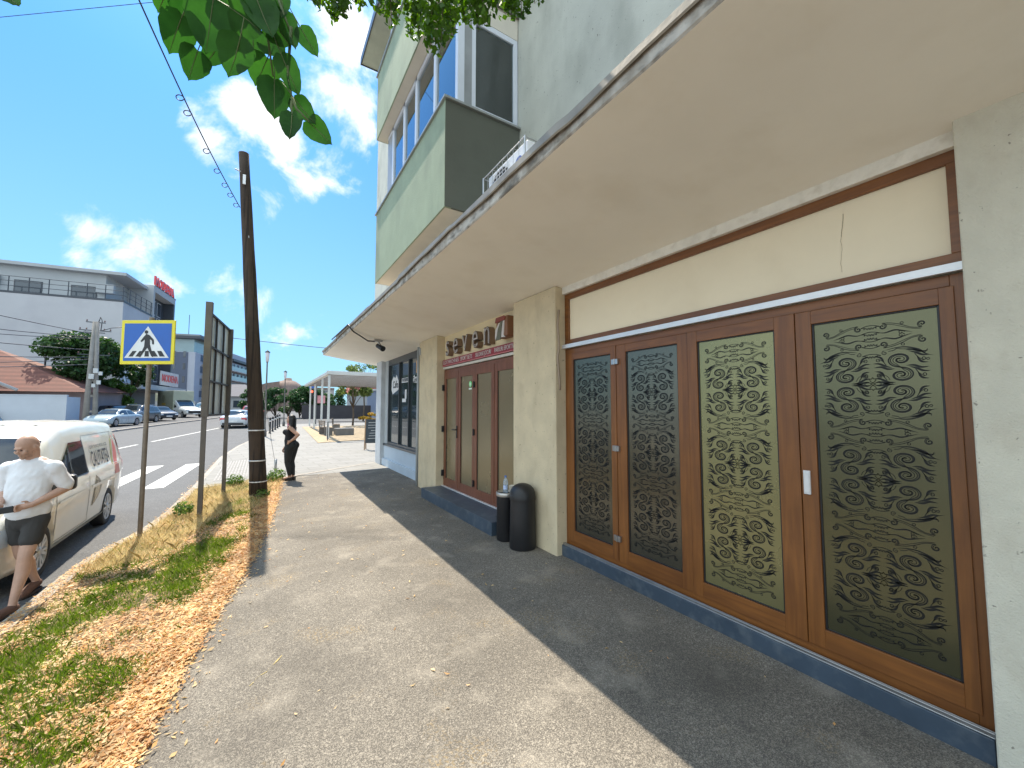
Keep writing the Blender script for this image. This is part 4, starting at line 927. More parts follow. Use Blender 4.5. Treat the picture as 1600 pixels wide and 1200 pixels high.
# swoosh: curved ribbon near the rear + small flame graphic
m=MB()
n=12
def curve_side(mb,cl,cr,z0_,z1_,off,mi):
    v=[]
    for j in range(n+1):
        t=j/n; z=z0_+(z1_-z0_)*t
        for s in (cl(t),cr(t)): v.append((sg_*(xs(s,z)+off),VL*(s-.5),z))
    mb.add(v,[(j*2,j*2+1,j*2+3,j*2+2) for j in range(n)],mi,True)
curve_side(m,lambda t:.128-.045*math.sin(math.pi*(t*.8+.1)),lambda t:.155-.055*t,1.04,1.55,.006,0)
curve_side(m,lambda t:.075+.02*t,lambda t:.142,.86,1.03,.006,0)
curve_side(m,lambda t:.155-.052*t,lambda t:.163-.052*t,1.04,1.55,.006,1)
curve_side(m,lambda t:.168-.045*t,lambda t:.178-.045*t,1.06,1.50,.006,2)
m.build('swoosh_graphic',[mat('faded red vinyl',(.62,.17,.15),.4),mat('pale vinyl',(.68,.66,.58),.4),mat('yellow green vinyl',(.55,.55,.22),.4)],vroot)
m=MB(); curve_side(m,lambda t:.40-.075*math.sin(math.pi*t)**.8-.02*t,lambda t:.405-.03*t,.52,.98,.006,0); curve_side(m,lambda t:.385-.05*math.sin(math.pi*t),lambda t:.395-.03*t-.01*math.sin(9*t),.56,.93,.0075,1)
m.build('leaf_graphic',[mat('grey brown vinyl',(.36,.31,.24),.5,.3,30),mat('beige vinyl',(.60,.52,.38),.5,.3,40)],vroot)
def vantext(txt,size,s0,s1,z,bold,hgt):
    tm=textmesh(txt,size,.0,bold); xa=[v.co.x for v in tm.vertices]; ya=[v.co.y for v in tm.vertices]; x0,x1=min(xa),max(xa); yc=(min(ya)+max(ya))/2; hh=max(ya)-min(ya)
    mb=MB(); vs=[]
    for v in tm.vertices:
        s=s0+(s1-s0)*(v.co.x-x0)/(x1-x0); zz=z+(v.co.y-yc)/hh*hgt; vs.append((sg_*(xs(s,zz)+.009),VL*(s-.5),zz))
    mb.add(vs,[tuple(p.vertices) for p in tm.polygons],0); mb.build('lettering',mat('black vinyl lettering',(.03,.03,.035),.5),vroot)
vantext('CALITATEA',.3,.39,.19,1.24,.003,.25)
vantext('CERERI TEHNICE MEDIILE ACCESE',.1,.39,.19,1.43,.0,.05)
side_m=MB(); side_m.box(-.45,.45,-VL/2-.01,-VL/2+.02,.5,.62); side_m.build('number_plate',M_plate,vroot)
m=MB(); m.tube([(0,VL*.12,1.75),(0,VL*.10,1.95)],.006,5)
for x in (-.5,-.25,0,.25,.5):
    pass
m.build('roof_aerial',M_dark,vroot)
m=MB()
for x in (-.45,-.15,.15,.45):
    v=[]
    for i in range(17):
        s=.08+.48*i/16
        for dx in (-.035,0,.035): v.append((x+dx,VL*(s-.5),topz(s,abs(x+dx))+(.010 if dx==0 else -.001)))
    m.add(v,[(i*3+j,i*3+j+1,i*3+j+4,i*3+j+3) for i in range(16) for j in range(2)],0,True)
m.build('roof_rib',PV,vroot)
SILV=paint('silver blue paint',(.42,.50,.53)); BLK=paint('black paint',(.02,.025,.03)); GRY=paint('dark grey paint',(.10,.115,.13)); SLV2=paint('silver paint',(.50,.53,.56)); WHT=paint('white paint',(.66,.68,.68),.35); REDP=paint('red paint',(.45,.05,.05))
G='cars parked across the street'
std_car('parked_car','silver two door coupe parked first across the street, beside the concrete pylon',(-10.1,44.2,rz(44)+.10),R(196),4.3,1.74,1.40,SILV,'sedan',tail=False,group=G)
std_car('parked_car','dark grey estate car with roof rails parked behind the silver coupe',(-9.9,49.9,rz(50)+.10),R(196),4.4,1.82,1.66,GRY,'wagon',tail=False,group=G,rails=True,lowtrim=True,wr_=.34)
std_car('parked_car','black saloon car parked nose towards the road before the pale truck',(-9.2,54.8,rz(55)+.16),R(148),4.4,1.78,1.44,BLK,'sedan',tail=False,group=G)
std_car('parked_car','dark estate car half hidden behind the silver coupe and the grey estate',(-12.2,51.5,rz(51)+.10),R(196),4.3,1.76,1.62,BLK,'wagon',tail=False,group=G)
std_car('parked_car','pale blue estate car whose roof shows above the white van',(-10.9,27.6,rz(27)+.10),R(0),4.6,1.76,1.50,SILV,'wagon',group=G)
std_car('moving_car','silver saloon with lit red tail lamps driving away along the road',(-1.75,41.0,rz(41)),R(6),4.6,1.83,1.46,SLV2,'sedan',lowtrim=True)
std_car('moving_car','white and red car ahead of the silver saloon',(-.95,52.0,rz(52)),R(4),4.3,1.8,1.72,REDP,'wagon')
root,body,side,top,xs,sect,topz,L_,hs=car('box_truck','white cab truck with a pale green box parked by the store','truck',(-8.5,65.0,rz(65)+.10),R(150),5.9,2.05,2.3,WHT,'cab',.36,(.18,.84),.86)
m=MB(); m.box(-1.1,1.1,-4.4,-.15,.75,3.35); m.build('cargo_box',mat('pale green box body',(.40,.42,.32),.5,.1,1.5,extra=stains((.25,.26,.2),.4,.8)),root,bevel=.04)
m=MB(); top(m,.47,.67,.9); m.build('windscreen',M_carglass,root)
for s_ in (-1,1):
    m=MB(); side(m,.30,.56,1.22,lambda s:(1.85 if s<.42 else 1.85-(s-.42)*3.2),s_,.01,6,4); m.build('side_window',M_carglass,root)
m=MB(); m.box(-.75,.75,2.9,2.97,.5,.82); m.build('grille',M_dark,root,bevel=.03)
m=MB(); m.box(-.26,.26,2.96,2.99,.42,.53); m.build('number_plate',M_plate,root)
for s_ in (-1,1):
    m=MB(); m.box(s_*.62,s_*.95,2.75,2.93,.78,.98); m.build('headlight',M_lamp,root,bevel=.04)
m=MB(); m.cyl((1.102,-2.6,2.4),(1.115,-2.6,2.4),.45,n=20,mi=0); m.box(1.102,1.115,-3.1,-2.1,1.55,1.8,1); m.build('box_graphic',[mat('dull green disc',(.27,.28,.2),.5),mat('yellow strip',(.6,.42,.08),.5)],root)
std_car('parked_van','small white van parked beyond the truck',(-6.9,72,rz(72)+.1),R(160),4.3,1.8,1.9,WHT,'wagon',tail=False,cat='van')
# ================================================================ people (voxel-remeshed bodies)
def capsules(mb,chain,n=14):
    """chain of (point,radius or (rx,ry)) joined by tapered tubes and balls"""
    for i,(p,r) in enumerate(chain):
        mb.sph(p,(r,r,r) if not isinstance(r,tuple) else (r[0],r[1],(r[0]+r[1])*.45),n,10)
    for (p,r),(q,s) in zip(chain,chain[1:]):
        rr=[v if not isinstance(v,tuple) else v for v in (r,s)]
        p=Vector(p);q=Vector(q); k=n; vs=[]
        d=(q-p)
        if d.length<1e-6: continue
        flat=isinstance(r,tuple) or isinstance(s,tuple)
        if flat:
            ra=r if isinstance(r,tuple) else (r,r); sa=s if isinstance(s,tuple) else (s,s)
            for c,w_ in ((p,ra),(q,sa)):
                for j in range(k): a=2*math.pi*j/k; vs.append(c+Vector((w_[0]*math.cos(a),w_[1]*math.sin(a),0)))
        else:
            Q=d.to_track_quat('Z','Y')
            for c,w_ in ((p,r),(q,s)):
                for j in range(k): a=2*math.pi*j/k; vs.append(c+Q@Vector((w_*math.cos(a),w_*math.sin(a),0)))
        mb.add(vs,[(j,(j+1)%k,k+(j+1)%k,k+j) for j in range(k)]+[tuple(range(k-1,-1,-1)),tuple(range(k,2*k))],0,True)
def remesh(mb,name,mats,parent,vox=.009,smooth=3,colorfn=None,fold=0):
    o=mb.build(name,mats,parent,recalc=True)
    md=o.modifiers.new('r','REMESH'); md.mode='VOXEL'; md.voxel_size=vox; md.use_smooth_shade=True
    ms=o.modifiers.new('s','SMOOTH'); ms.factor=.5; ms.iterations=smooth
    dg=bpy.context.evaluated_depsgraph_get(); me=bpy.data.meshes.new_from_object(o.evaluated_get(dg)); o.modifiers.clear()
    me.materials.clear()
    for m_ in (mats if isinstance(mats,(list,tuple)) else [mats]): me.materials.append(m_)
    if fold:
        for v in me.vertices:
            nn=v.normal; q=v.co; f=mnoise.noise(Vector((q.x*9+q.z*5,q.y*9,q.z*6)))+.5*mnoise.noise(Vector((q.x*22-q.z*9,q.y*20,q.z*15)))
            v.co=q+nn*f*fold
    if colorfn:
        for p in me.polygons: p.material_index=colorfn(p.center)
    for p in me.polygons: p.use_smooth=True
    o.data=me; return o
M_skin=mat('sunburnt skin',(.49,.30,.22),.5,.10,14,bump=.08,bscale=160,spec=.35); M_skin2=mat('light skin',(.50,.29,.20),.5,.06,14)
M_tee=mat('white cotton',(.74,.74,.76),.9,.03,5,bump=.15,bscale=70); M_short=mat('charcoal cotton shorts',(.045,.043,.042),.9,.15,6,bump=.15,bscale=80)
M_shoe=mat('brown canvas shoe',(.13,.065,.045),.75,.2,12,bump=.2); M_blackc=mat('black cotton',(.012,.012,.015),.85,.2,6,bump=.1,bscale=80); M_hair=mat('black hair',(.008,.007,.008),.45,.2,20,bump=.4,bscale=120)
M_stub=mat('grey stubble skin',(.40,.24,.17),.6,.15,40)
# man in his own frame: he faces -y
mr=thing('person','bald man in a white t-shirt and dark shorts walking beside the white van','person',(-2.085,6.39,-.28),-R(15))
Z0=-.28
def J(x,y,z): return (x,y,z-Z0)
bodym=MB()
hd=J(.0,-.075,1.375)
HM=Matrix.Translation(hd)@Matrix.Rotation(R(-14),4,'Z')@Matrix.Rotation(R(24),4,'X')
def hs_(mb,c,r,n=12,k=8,mi=0): mb.sph(c,r,n,k,mi,M=HM)
hs_(bodym,(0,.012,.01),(.076,.096,.102),22,16)
hs_(bodym,(0,-.028,-.055),(.058,.062,.062),16,12)
hs_(bodym,(0,-.078,-.100),(.026,.020,.018)); hs_(bodym,(0,-.095,-.028),(.013,.020,.022)); hs_(bodym,(0,-.084,.012),(.042,.012,.010)); hs_(bodym,(0,-.088,-.068),(.024,.012,.009))
for s_ in (-1,1): hs_(bodym,(s_*.077,.008,-.02),(.012,.022,.033)); hs_(bodym,(s_*.036,-.070,-.035),(.026,.022,.026))
capsules(bodym,[(tuple(HM@Vector((0,.03,-.07))),.056),(J(0,.0,1.20),.060)])
capsules(bodym,[(J(0,.01,1.15),(.165,.09)),(J(0,.0,1.02),(.16,.11)),(J(0,-.01,.88),(.15,.125)),(J(0,-.01,.76),(.155,.125)),(J(0,.01,.62),(.155,.12))])
LS=J(-.185,.01,1.135); RS=J(.185,.01,1.135)
LE=J(-.245,.06,.885); LW=J(-.105,-.19,.80); RE=J(.255,.10,.90); RW=J(.13,-.155,.775)
capsules(bodym,[(LS,.056),(LE,.040)]); capsules(bodym,[(LE,.042),(tuple(Vector(LE).lerp(Vector(LW),.35)),.041),(LW,.027)])
capsules(bodym,[(RS,.056),(RE,.041)]); capsules(bodym,[(RE,.043),(tuple(Vector(RE).lerp(Vector(RW),.35)),.042),(RW,.027)])
def hand(mb,W_,dirv,sidev,curl=1.,s=1.):
    W_=Vector(W_); d=Vector(dirv).normalized(); sv=Vector(sidev).normalized(); nn=d.cross(sv).normalized(); palm=W_+d*.05*s
    capsules(mb,[(tuple(W_),.026*s),(tuple(palm),.030*s)],10)
    for k in range(4):
        o=sv*(k-1.5)*.019*s; ln=[.070,.080,.076,.060][k]*s; b0=palm+d*.028*s+o; b1=b0+d*ln*.45+nn*.018*curl*s; b2=b1+d*ln*.2+nn*.030*curl*s; b3=b2-d*.008*s+nn*.022*curl*s
        capsules(mb,[(tuple(b0),.0115*s),(tuple(b1),.0100*s),(tuple(b2),.0092*s),(tuple(b3),.0082*s)],8)
    t0=W_+d*.03*s-sv*.026*s; t1=t0+d*.022*s-sv*.026*s+nn*.012*s; t2=t1+d*.028*s-sv*.004*s+nn*.014*s
    capsules(mb,[(tuple(t0),.014*s),(tuple(t1),.0115*s),(tuple(t2),.0095*s)],8)
hand(bodym,LW,(.45,-.6,-.25),(-.2,.1,1),1.); hand(bodym,RW,(-.6,-.5,-.15),(0,-.2,-1),1.)
HL=J(-.08,.02,.60); HR=J(.08,.0,.60); KL=J(-.075,.07,.22); KR=J(.085,-.13,.235)
AL=J(-.085,.30,-.14); AR=J(.075,-.22,-.20)
capsules(bodym,[(HL,.090),(KL,.055)]); capsules(bodym,[(HR,.090),(KR,.055)])
for K_,A_ in ((KL,AL),(KR,AR)):
    K_=Vector(K_);A_=Vector(A_); capsules(bodym,[(tuple(K_),.054),(tuple(K_.lerp(A_,.32)+Vector((0,.022,0))),.056),(tuple(K_.lerp(A_,.75)),.036),(tuple(A_),.032)])
def foot(mb,A,toe,r=.036):
    A=Vector(A); t=Vector(toe)
    capsules(mb,[(tuple(A+Vector((0,0,-.03))),r),(tuple(A.lerp(t,.45)+Vector((0,0,-.008))),r*.95),(tuple(A.lerp(t,.8)),r*1.0),(tuple(t),r*.75)],10)
TL=J(-.09,.13,-.245); TR=J(.07,-.42,-.245)
foot(bodym,AL,TL); foot(bodym,AR,TR)
HI=HM.inverted()
def skincol(c):
    q=HI@c; return 1 if (q.length<.15 and -.115<q.z<-.05 and q.y<-.02) else 0
remesh(bodym,'body',[M_skin,M_stub],mr,.0075,2,skincol)
m=MB()
for s_ in (-1,1): hs_(m,(s_*.028,-.083,-.010),(.011,.007,.005),10,6)
m.build('eyes',mat('dark eye',(.03,.02,.018),.2),mr)
t_=MB()
capsules(t_,[(J(0,.01,1.195),(.080,.066)),(J(0,.01,1.145),(.170,.10)),(J(0,.0,1.02),(.180,.128)),(J(0,-.015,.88),(.172,.145)),(J(0,-.01,.76),(.178,.145)),(J(0,.0,.70),(.180,.143))],20)
capsules(t_,[(LS,.072),(tuple(Vector(LS).lerp(Vector(LE),.80)),.068)]); capsules(t_,[(RS,.072),(tuple(Vector(RS).lerp(Vector(RE),.85)),.070)])
capsules(t_,[(J(-.12,.01,1.16),.064),(J(.12,.01,1.16),.064)])
remesh(t_,'t_shirt',M_tee,mr,.009,3,None,.012)
t_=MB(); capsules(t_,[(J(0,.01,.73),(.168,.130)),(J(0,.01,.60),(.168,.132))],20)
capsules(t_,[(HL,.100),(tuple(Vector(HL).lerp(Vector(KL),.55)),.088)]); capsules(t_,[(HR,.100),(tuple(Vector(HR).lerp(Vector(KR),.55)),.088)])
remesh(t_,'shorts',M_short,mr,.009,3,None,.007)
for A,T in ((AL,TL),(AR,TR)):
    s_=MB(); A=Vector(A);T=Vector(T); capsules(s_,[(tuple(A+Vector((.0,.012,-.035))),.046),(tuple(A.lerp(T,.45)+Vector((0,0,-.012))),.043),(tuple(A.lerp(T,.8)),.046),(tuple(T),.036)],12)
    sh=remesh(s_,'shoe',M_shoe,mr,.008,2)
    s2=MB(); hz_=max(0.,A.z-.12); capsules(s2,[((A.x,A.y+.02,.016),.043),((A.x*.4+T.x*.6,A.y*.4+T.y*.6,.014),.045),((T.x,T.y,.014),.035)],12)
    for i,v in enumerate(s2.v): s2.v[i]=(v[0],v[1],max(.0,min(v[2],.028))+(hz_*max(0,(v[1]-T.y)/(A.y-T.y)) if A.y>T.y else 0))
    o_=s2.build('sole',mat('dark sole',(.05,.035,.03),.8),sh)
m=MB(); M_=Matrix.Translation((.0,-.285,1.035))@Matrix.Rotation(R(-8),4,'Y'); m.box(-.085,.075,-.010,.008,-.032,.032,M=M_); m.build('dark_wallet',M_dark,None,label='dark wallet held in the hands of the man',cat='wallet',bevel=.008)
o_=bpy.data.objects['dark_wallet']; o_.location=mr.location; o_.rotation_euler=mr.rotation_euler
# woman: faces photograph left
wr=thing('person','woman in black sleeveless top and leggings standing with one hand on her hip','person',(.60,11.40,0),-R(31.94))
b=MB()
hd=(.0,.0,1.50)
b.sph(hd,(.088,.072,.105),18,12); b.sph((-.045,0,1.455),(.048,.05,.058),14,10); b.sph((-.094,0,1.485),(.018,.012,.016),8,6); b.sph((-.088,0,1.455),(.012,.018,.009),8,6); b.sph((-.075,0,1.42),(.022,.02,.018),8,6)
capsules(b,[((.015,0,1.43),.045),((.03,0,1.34),.050)])
capsules(b,[((.035,0,1.30),(.075,.15)),((.01,0,1.19),(.105,.15)),((.0,0,1.08),(.100,.13)),((.005,0,.98),(.115,.145)),((.03,0,.88),(.125,.165)),((.03,0,.80),(.115,.16))],18)
for s_ in (-1,1): b.sph((-.065,s_*.07,1.19),(.075,.065,.07),12,8)
b.sph((.10,-.07,.86),(.085,.085,.10),12,8); b.sph((.10,.07,.86),(.085,.085,.10),12,8)
# near arm (hand on hip, elbow back)
capsules(b,[((.08,-.16,1.30),.050),((.30,-.20,1.13),.040)]); capsules(b,[((.30,-.20,1.13),.040),((.22,-.21,1.04),.036),((.125,-.19,.985),.026)])
hand(b,(.12,-.19,.98),(-.8,-.1,-.7),(.3,0,-.6),.6,.85)
# far arm hanging forward
capsules(b,[((.02,.16,1.28),.048),((-.09,.17,1.02),.038)]); capsules(b,[((-.09,.17,1.02),.037),((-.14,.16,.92),.034),((-.20,.13,.80),.025)])
hand(b,(-.205,.13,.79),(-.5,-.1,-.8),(0,1,.1),1.2,.85)
for s_,dx in ((-1,-.0),(1,.03)):
    capsules(b,[((.02+dx,s_*.075,.80),.105),((-.015+dx,s_*.06,.46),.066),((.015+dx,s_*.055,.33),.062),((.045+dx,s_*.055,.12),.038)])
    foot(b,(.055+dx,s_*.055,.105),(-.11+dx,s_*.055,.035),.034)
def wcol(c):
    if c.z<.16: return 0
    if c.z<1.0 and not (c.x<-.12 and c.y>.08) and not (c.x>.05 and c.y<-.165 and c.z>.9): return 1
    return 0
remesh(b,'body',[M_skin2,M_blackc],wr,.009,2,wcol)
t_=MB(); capsules(t_,[((.035,0,1.262),(.082,.150)),((.01,0,1.19),(.112,.157)),((.0,0,1.08),(.108,.138)),((.005,0,.98),(.122,.152)),((.03,0,.88),(.130,.170))],18)
for s_ in (-1,1): t_.sph((-.068,s_*.07,1.19),(.080,.068,.075),12,8)
t_.sph((.075,-.165,1.31),(.060,.035,.05),10,8)
remesh(t_,'sleeveless_top',M_blackc,wr,.009,2,None,.004)
t_=MB(); capsules(t_,[((.03,0,.88),(.130,.172)),((.03,0,.80),(.120,.165))],18)
for s_ in (-1,1): t_.sph((.10,s_*.07,.86),(.092,.09,.105),12,8)
for s_,dx in ((-1,-.0),(1,.03)): capsules(t_,[((.02+dx,s_*.075,.80),.110),((-.015+dx,s_*.06,.46),.070),((.015+dx,s_*.055,.33),.066),((.045+dx,s_*.055,.14),.043)])
remesh(t_,'leggings',mat('dark grey leggings',(.022,.024,.026),.85,.2,6),wr,.009,2,None,.003)
t_=MB(); t_.sph((.032,0,1.535),(.088,.082,.088),16,12); capsules(t_,[((.06,0,1.50),(.075,.09)),((.075,-.02,1.36),(.06,.10)),((.085,-.03,1.24),(.04,.09))],14); capsules(t_,[((.02,-.066,1.50),.028),((.03,-.075,1.36),.03),((.03,-.09,1.26),.02)]); capsules(t_,[((.0,.070,1.50),.028),((-.02,.08,1.36),.03),((-.03,.09,1.22),.02)])
remesh(t_,'hair',M_hair,wr,.009,2,None,.004)
for s_,dx in ((-1,0),(1,.03)):
    t_=MB(); t_.prism([(-.15+dx,0),(.0+dx,0),(.02+dx,.0),(.095+dx,0),(.10+dx,.085),(.03+dx,.075),(-.08+dx,.025),(-.15+dx,.02)],s_*.055-.038,s_*.055+.038,'y'); t_.tube([(-.10+dx,s_*.055-.036,.03),(-.09+dx,s_*.055,.075),(-.10+dx,s_*.055+.036,.03)],.012,6); t_.tube([(.05+dx,s_*.055-.036,.10),(.03+dx,s_*.055,.125),(.05+dx,s_*.055+.036,.10)],.008,6)
    t_.build('wedge_sandal',M_dark,wr,bevel=.006)
t_=MB(); t_.box(-.112,-.106,-.035,.01,1.245,1.262); t_.build('white_print',M_white,wr)
#==SECTION far
# ================================================================ foliage helpers
def leafmat(n,c,c2,tr=.35): return mat(n,c,.5,.25,3.,col2=c2,trans=tr,island=.55,spec=.35)
LM1=leafmat('dark green foliage',(.018,.050,.014),(.045,.10,.025)); LM2=leafmat('bright green foliage',(.05,.12,.02),(.11,.20,.035)); LM3=leafmat('yellow green foliage',(.16,.20,.03),(.30,.28,.05))
LM4=leafmat('hedge foliage',(.022,.065,.020),(.055,.13,.04)); LM5=leafmat('pale street tree foliage',(.09,.15,.04),(.20,.25,.08),.45)
M_bark=mat('grey brown bark',(.10,.075,.055),.9,.3,6,bump=.7,bscale=30)
def leafcloud(rng,centers,radii,n,size,flat=.8):
    """leaf-sized quads on the shells of clumps"""
    c=np.array(centers);r=np.array(radii); w=r**2; idx=rng.choice(len(c),n,p=w/w.sum())
    d=rng.normal(size=(n,3)); d/=np.linalg.norm(d,axis=1)[:,None]; rad=r[idx]*rng.uniform(.35,1.08,n)**.6
    P=c[idx]+d*rad[:,None]*np.array([1,1,flat])
    nrm_=d+rng.normal(size=(n,3))*.7; nrm_[:,2]+=.3; nrm_/=np.linalg.norm(nrm_,axis=1)[:,None]
    u=np.cross(nrm_,rng.normal(size=(n,3))); u/=np.linalg.norm(u,axis=1)[:,None]; v=np.cross(nrm_,u)
    s=(size*rng.uniform(.6,1.3,n))[:,None]
    V=np.stack([P-u*s*.5,P+v*s*.32-u*s*.05,P+u*s*.6,P-v*s*.32-u*s*.05],1).reshape(-1,3)
    return V,np.arange(n*4).reshape(-1,4)
def tree(name,label,cat,x,y,z,h,cr,n,leaf,lm,seed,trunk=.35,tr=.12,clumps=14,flat=.8,spread=1.,group=None):
    rng=np.random.default_rng(seed); root=thing(name,label,cat,(x,y,z),0,group)
    m=MB(); pts=[(0,0,0),(.05*h*.2,0,h*trunk*.5),(0,.03*h*.3,h*trunk),(0,0,h*(trunk+.25))]; m.tube(pts,[tr,tr*.8,tr*.65,tr*.3],8)
    cs=[];rs=[]; hc=h*(1-trunk)/2; zc=h*trunk+hc
    for k in range(clumps):
        a=rng.uniform(0,2*math.pi); q=rng.uniform(-.9,.9); rr=math.sqrt(max(0,1-q*q))*rng.uniform(.35,.85)
        c=(cr*rr*math.cos(a)*spread,cr*rr*math.sin(a)*spread,zc+q*hc*.72); cs.append(c); rs.append(rng.uniform(.24,.42)*min(cr,hc*1.2))
        m.tube([(0,0,h*trunk*.85),(c[0]*.5,c[1]*.5,(h*trunk+c[2])*.5),c],[tr*.4,tr*.22,tr*.08],5)
    m.build('trunk',M_bark,root)
    V,F=leafcloud(rng,cs,rs,n,leaf,flat); me=fastmesh('crown',V,F,lm); link('crown',me,root); return root
# ================================================================ buildings across the street
M_rendA=mat('pale mauve grey render',(.50,.495,.505),.85,.05,.4,bump=.1,bscale=3,extra=stains((.30,.29,.33),.4,.25)); M_rendB=mat('light render',(.42,.43,.43),.85,.05,.5)
M_graph=mat('graphite cladding',(.055,.062,.075),.5,.1,1); M_win=glassmat('far window glass',(.05,.065,.08),.06,.9); M_redl=mat('red sign letters',(.62,.05,.05),.4); M_roofred=mat('red clay roof tiles',(.30,.085,.05),.8,.25,2.5)
rt=thing('furniture_store','large pale store building with a roof terrace and red roof lettering','building',(-13.64,60.46,rz(60)),-R(7.4))
# local: +y along street front, -x = towards left (front face x=0)
H_=13.6
def bx(name,m_,*a,parent=rt,label=None,bevel=0):
    m=MB(); m.box(*a); return m.build(name,m_,parent,label=label,bevel=bevel)
bx('main_wall',M_rendA,-30,-.02,0,7.9,3.6,H_-.25)
bx('ground_floor',M_graph,-30,-1.6,.5,15.5,0,3.62)
bx('penthouse',M_rendB,-30,-2.6,2.6,7.95,H_-.2,H_+3.1)
m=MB(); m.prism([(-30,H_+3.1),(-2.2,H_+3.1),(-.6,H_+3.1),(-.6,H_+3.45),(-30,H_+3.45)],1.9,7.97,'y'); m.build('roof_edge',M_rendB,rt)
bx('tower_wall',M_rendB,-12,-.0,8.0,8.5,3.8,H_+3.8); bx('tower_wall',M_graph,-12,-1.2,8.5,15.6,3.8,H_+3.0)
bx('tower_roof',M_rendB,-12,.02,8.5,15.9,H_+3.0,H_+3.8); bx('tower_side',M_graph,-12,-.0,15.4,15.9,3.8,H_+3.0)
bx('entrance_canopy',M_rendB,-4,1.6,1.0,16.6,3.55,4.15)
for k,(y,w_) in enumerate(((2.0,1.3),(4.6,1.6))):
    f=bx('window_frame',M_graph,-.05,.02,y,y+w_,9.3 if k==0 else 9.3,10.7); bx('window_pane',M_win,.02,.035,y+.1,y+w_-.1,9.4,10.6,parent=f)
for y in (9.3,11.2,13.1):
    for z in (5.0,8.3,11.6,14.2): 
        f=bx('window_frame',mat('white far frame',(.5,.52,.54),.5),-1.21,-1.17,y,y+1.3,z,z+2.4 if z<14 else z+2.0); bx('window_pane',M_win,-1.17,-1.15,y+.1,y+1.2,z+.1,(z+2.3 if z<14 else z+1.9),parent=f)
for y in (1.2,3.6,6.0):
    f=bx('window_frame',M_white,-.03,.02,y,y+.25,4.4,8.6)
for x in (-10.,-5.5):
    f=bx('window_frame',M_graph,x,x+2.2,2.55,2.6,H_+.2,H_+1.6); bx('window_pane',M_win,x+.1,x+2.1,2.53,2.55,H_+.3,H_+1.5,parent=f)
for x,w_ in ((-3.2,1.5),(-12.6,1.6),(-15,1.6)):
    m=MB(); m.box(x,x+w_,2.0,2.5,H_+.9,H_+1.9,0); m.build('rooftop_cooler',M_rendB,rt)
m=MB()
for i in range(16): 
    x=-.1-i*1.5
    m.cyl((x,.06,H_-.5),(x,.06,H_+1.35),.045,n=5)
for i in range(1,6): m.cyl((-.04,.06+i*1.5,H_-.5),(-.04,.06+i*1.5,H_+1.35),.045,n=5)
for z in (H_-.2,H_+.35,H_+.85,H_+1.35): m.cyl((-24,.06,z),(-.04,.06,z),.03,n=5); m.cyl((-.04,.06,z),(-.04,7.9,z),.03,n=5)
m.box(-24,-.02,-.02,.12,H_-.42,H_-.22); m.box(-.1,.03,0,7.9,H_-.42,H_-.22)
m.build('terrace_railing',M_graph,rt)
tm=textmesh('MODENA',1.65,.10,.03); wd=max(v.co.x for v in tm.vertices)-min(v.co.x for v in tm.vertices)
for v in tm.vertices: v.co.x*=7.0/wd
m=MB(); addmesh(m,tm,frame((.0,11.6,H_+4.45),(0,1,0),(0,0,1))); m.build('roof_lettering',M_redl,rt)
m=MB(); m.box(-.05,.0,8.4,16.2,H_+3.8,H_+3.95); m.build('letter_rail',M_graph,rt)
sb=bx('fascia_sign',mat('pale sign panel',(.55,.50,.48),.5),1.55,1.65,6.5,13.0,4.3,6.1)
tm=textmesh('MODENA',1.3,.02,.03); 
for v in tm.vertices: v.co.x*=1.05
m=MB(); addmesh(m,tm,frame((1.68,9.75,5.2),(0,1,0),(0,0,1))); m.build('sign_lettering',M_redl,sb)
m=MB(); m.cyl((-22.5,4,H_+3.4),(-22.5,4,H_+8),.05,n=5); m.build('aerial',M_graph,rt)
bx('planter_wall',M_graph,-6,2.4,-1.5,-1.2,0,1.1); 
# house with red roof
hr=thing('tiled_house','low house with a red clay tile roof behind a pale garden wall','house',(-13.0,47.5,rz(47)+.1),-R(4))
m=MB(); m.box(-9,0,1.5,9,0,2.9); m.build('wall',mat('dull mauve house wall',(.30,.24,.24),.85,.1,1),hr)
# hipped roof, apex to the left
def tile_x(t,P,o):
    w=N(t,'ShaderNodeTexWave',Scale=.9,Distortion=.6); w.bands_direction='Z'; t.links.new(P,w.inputs['Vector']); w.inputs['Detail'].default_value=2.
    return mixc(t,vm(t,'MULTIPLY',w.outputs['Color'],.55),o,(.10,.035,.025))
M_tiles=mat('banded clay tiles',(.20,.080,.055),.8,.2,3,extra=tile_x)
m=MB(); m.add([(.6,-.4,2.75),(.6,9.5,2.95),(-9.5,9.5,2.95),(-9.5,-.4,2.75),(-7.2,4.5,6.6),(-7.4,5.0,6.6)],[(0,1,4),(1,5,4),(1,2,5),(2,3,4,5),(3,0,4),(0,3,2,1)]); m.build('roof',M_tiles,hr)
m=MB(); m.prism([(-9.3,2.9),(-3.6,2.9),(-9.3,6.0)],-1.2,-1.0,'y'); m.build('gable',mat('old brick gable',(.22,.12,.10),.9,.3,4,col2=(.32,.2,.17)),hr)
m=MB(); m.tube([(-9.5,-1.3,6.25),(-3.1,-1.3,2.8)],.12,6); m.build('verge_board',M_rendB,hr)
m=MB(); m.cyl((-4.2,5,4.3),(-4.2,5,7.2),.07,n=6); m.cyl((-4.8,5,7.0),(-3.7,5,7.0),.04,n=5); m.build('roof_mast',M_graph,hr)
m=MB(); m.box(-12,-4.7,-3.0,-.5,2.55,2.72); m.v=[(x,y,z+(.35 if y>-1 else 0)) for x,y,z in m.v]; m.build('porch_roof',mat('faded red sheet roof',(.34,.17,.17),.7,.1,2),hr)
m=MB(); m.box(-12,-4.9,-.6,-.5,.2,2.5); m.build('porch_wall',mat('dark porch',(.06,.055,.06),.8),hr)
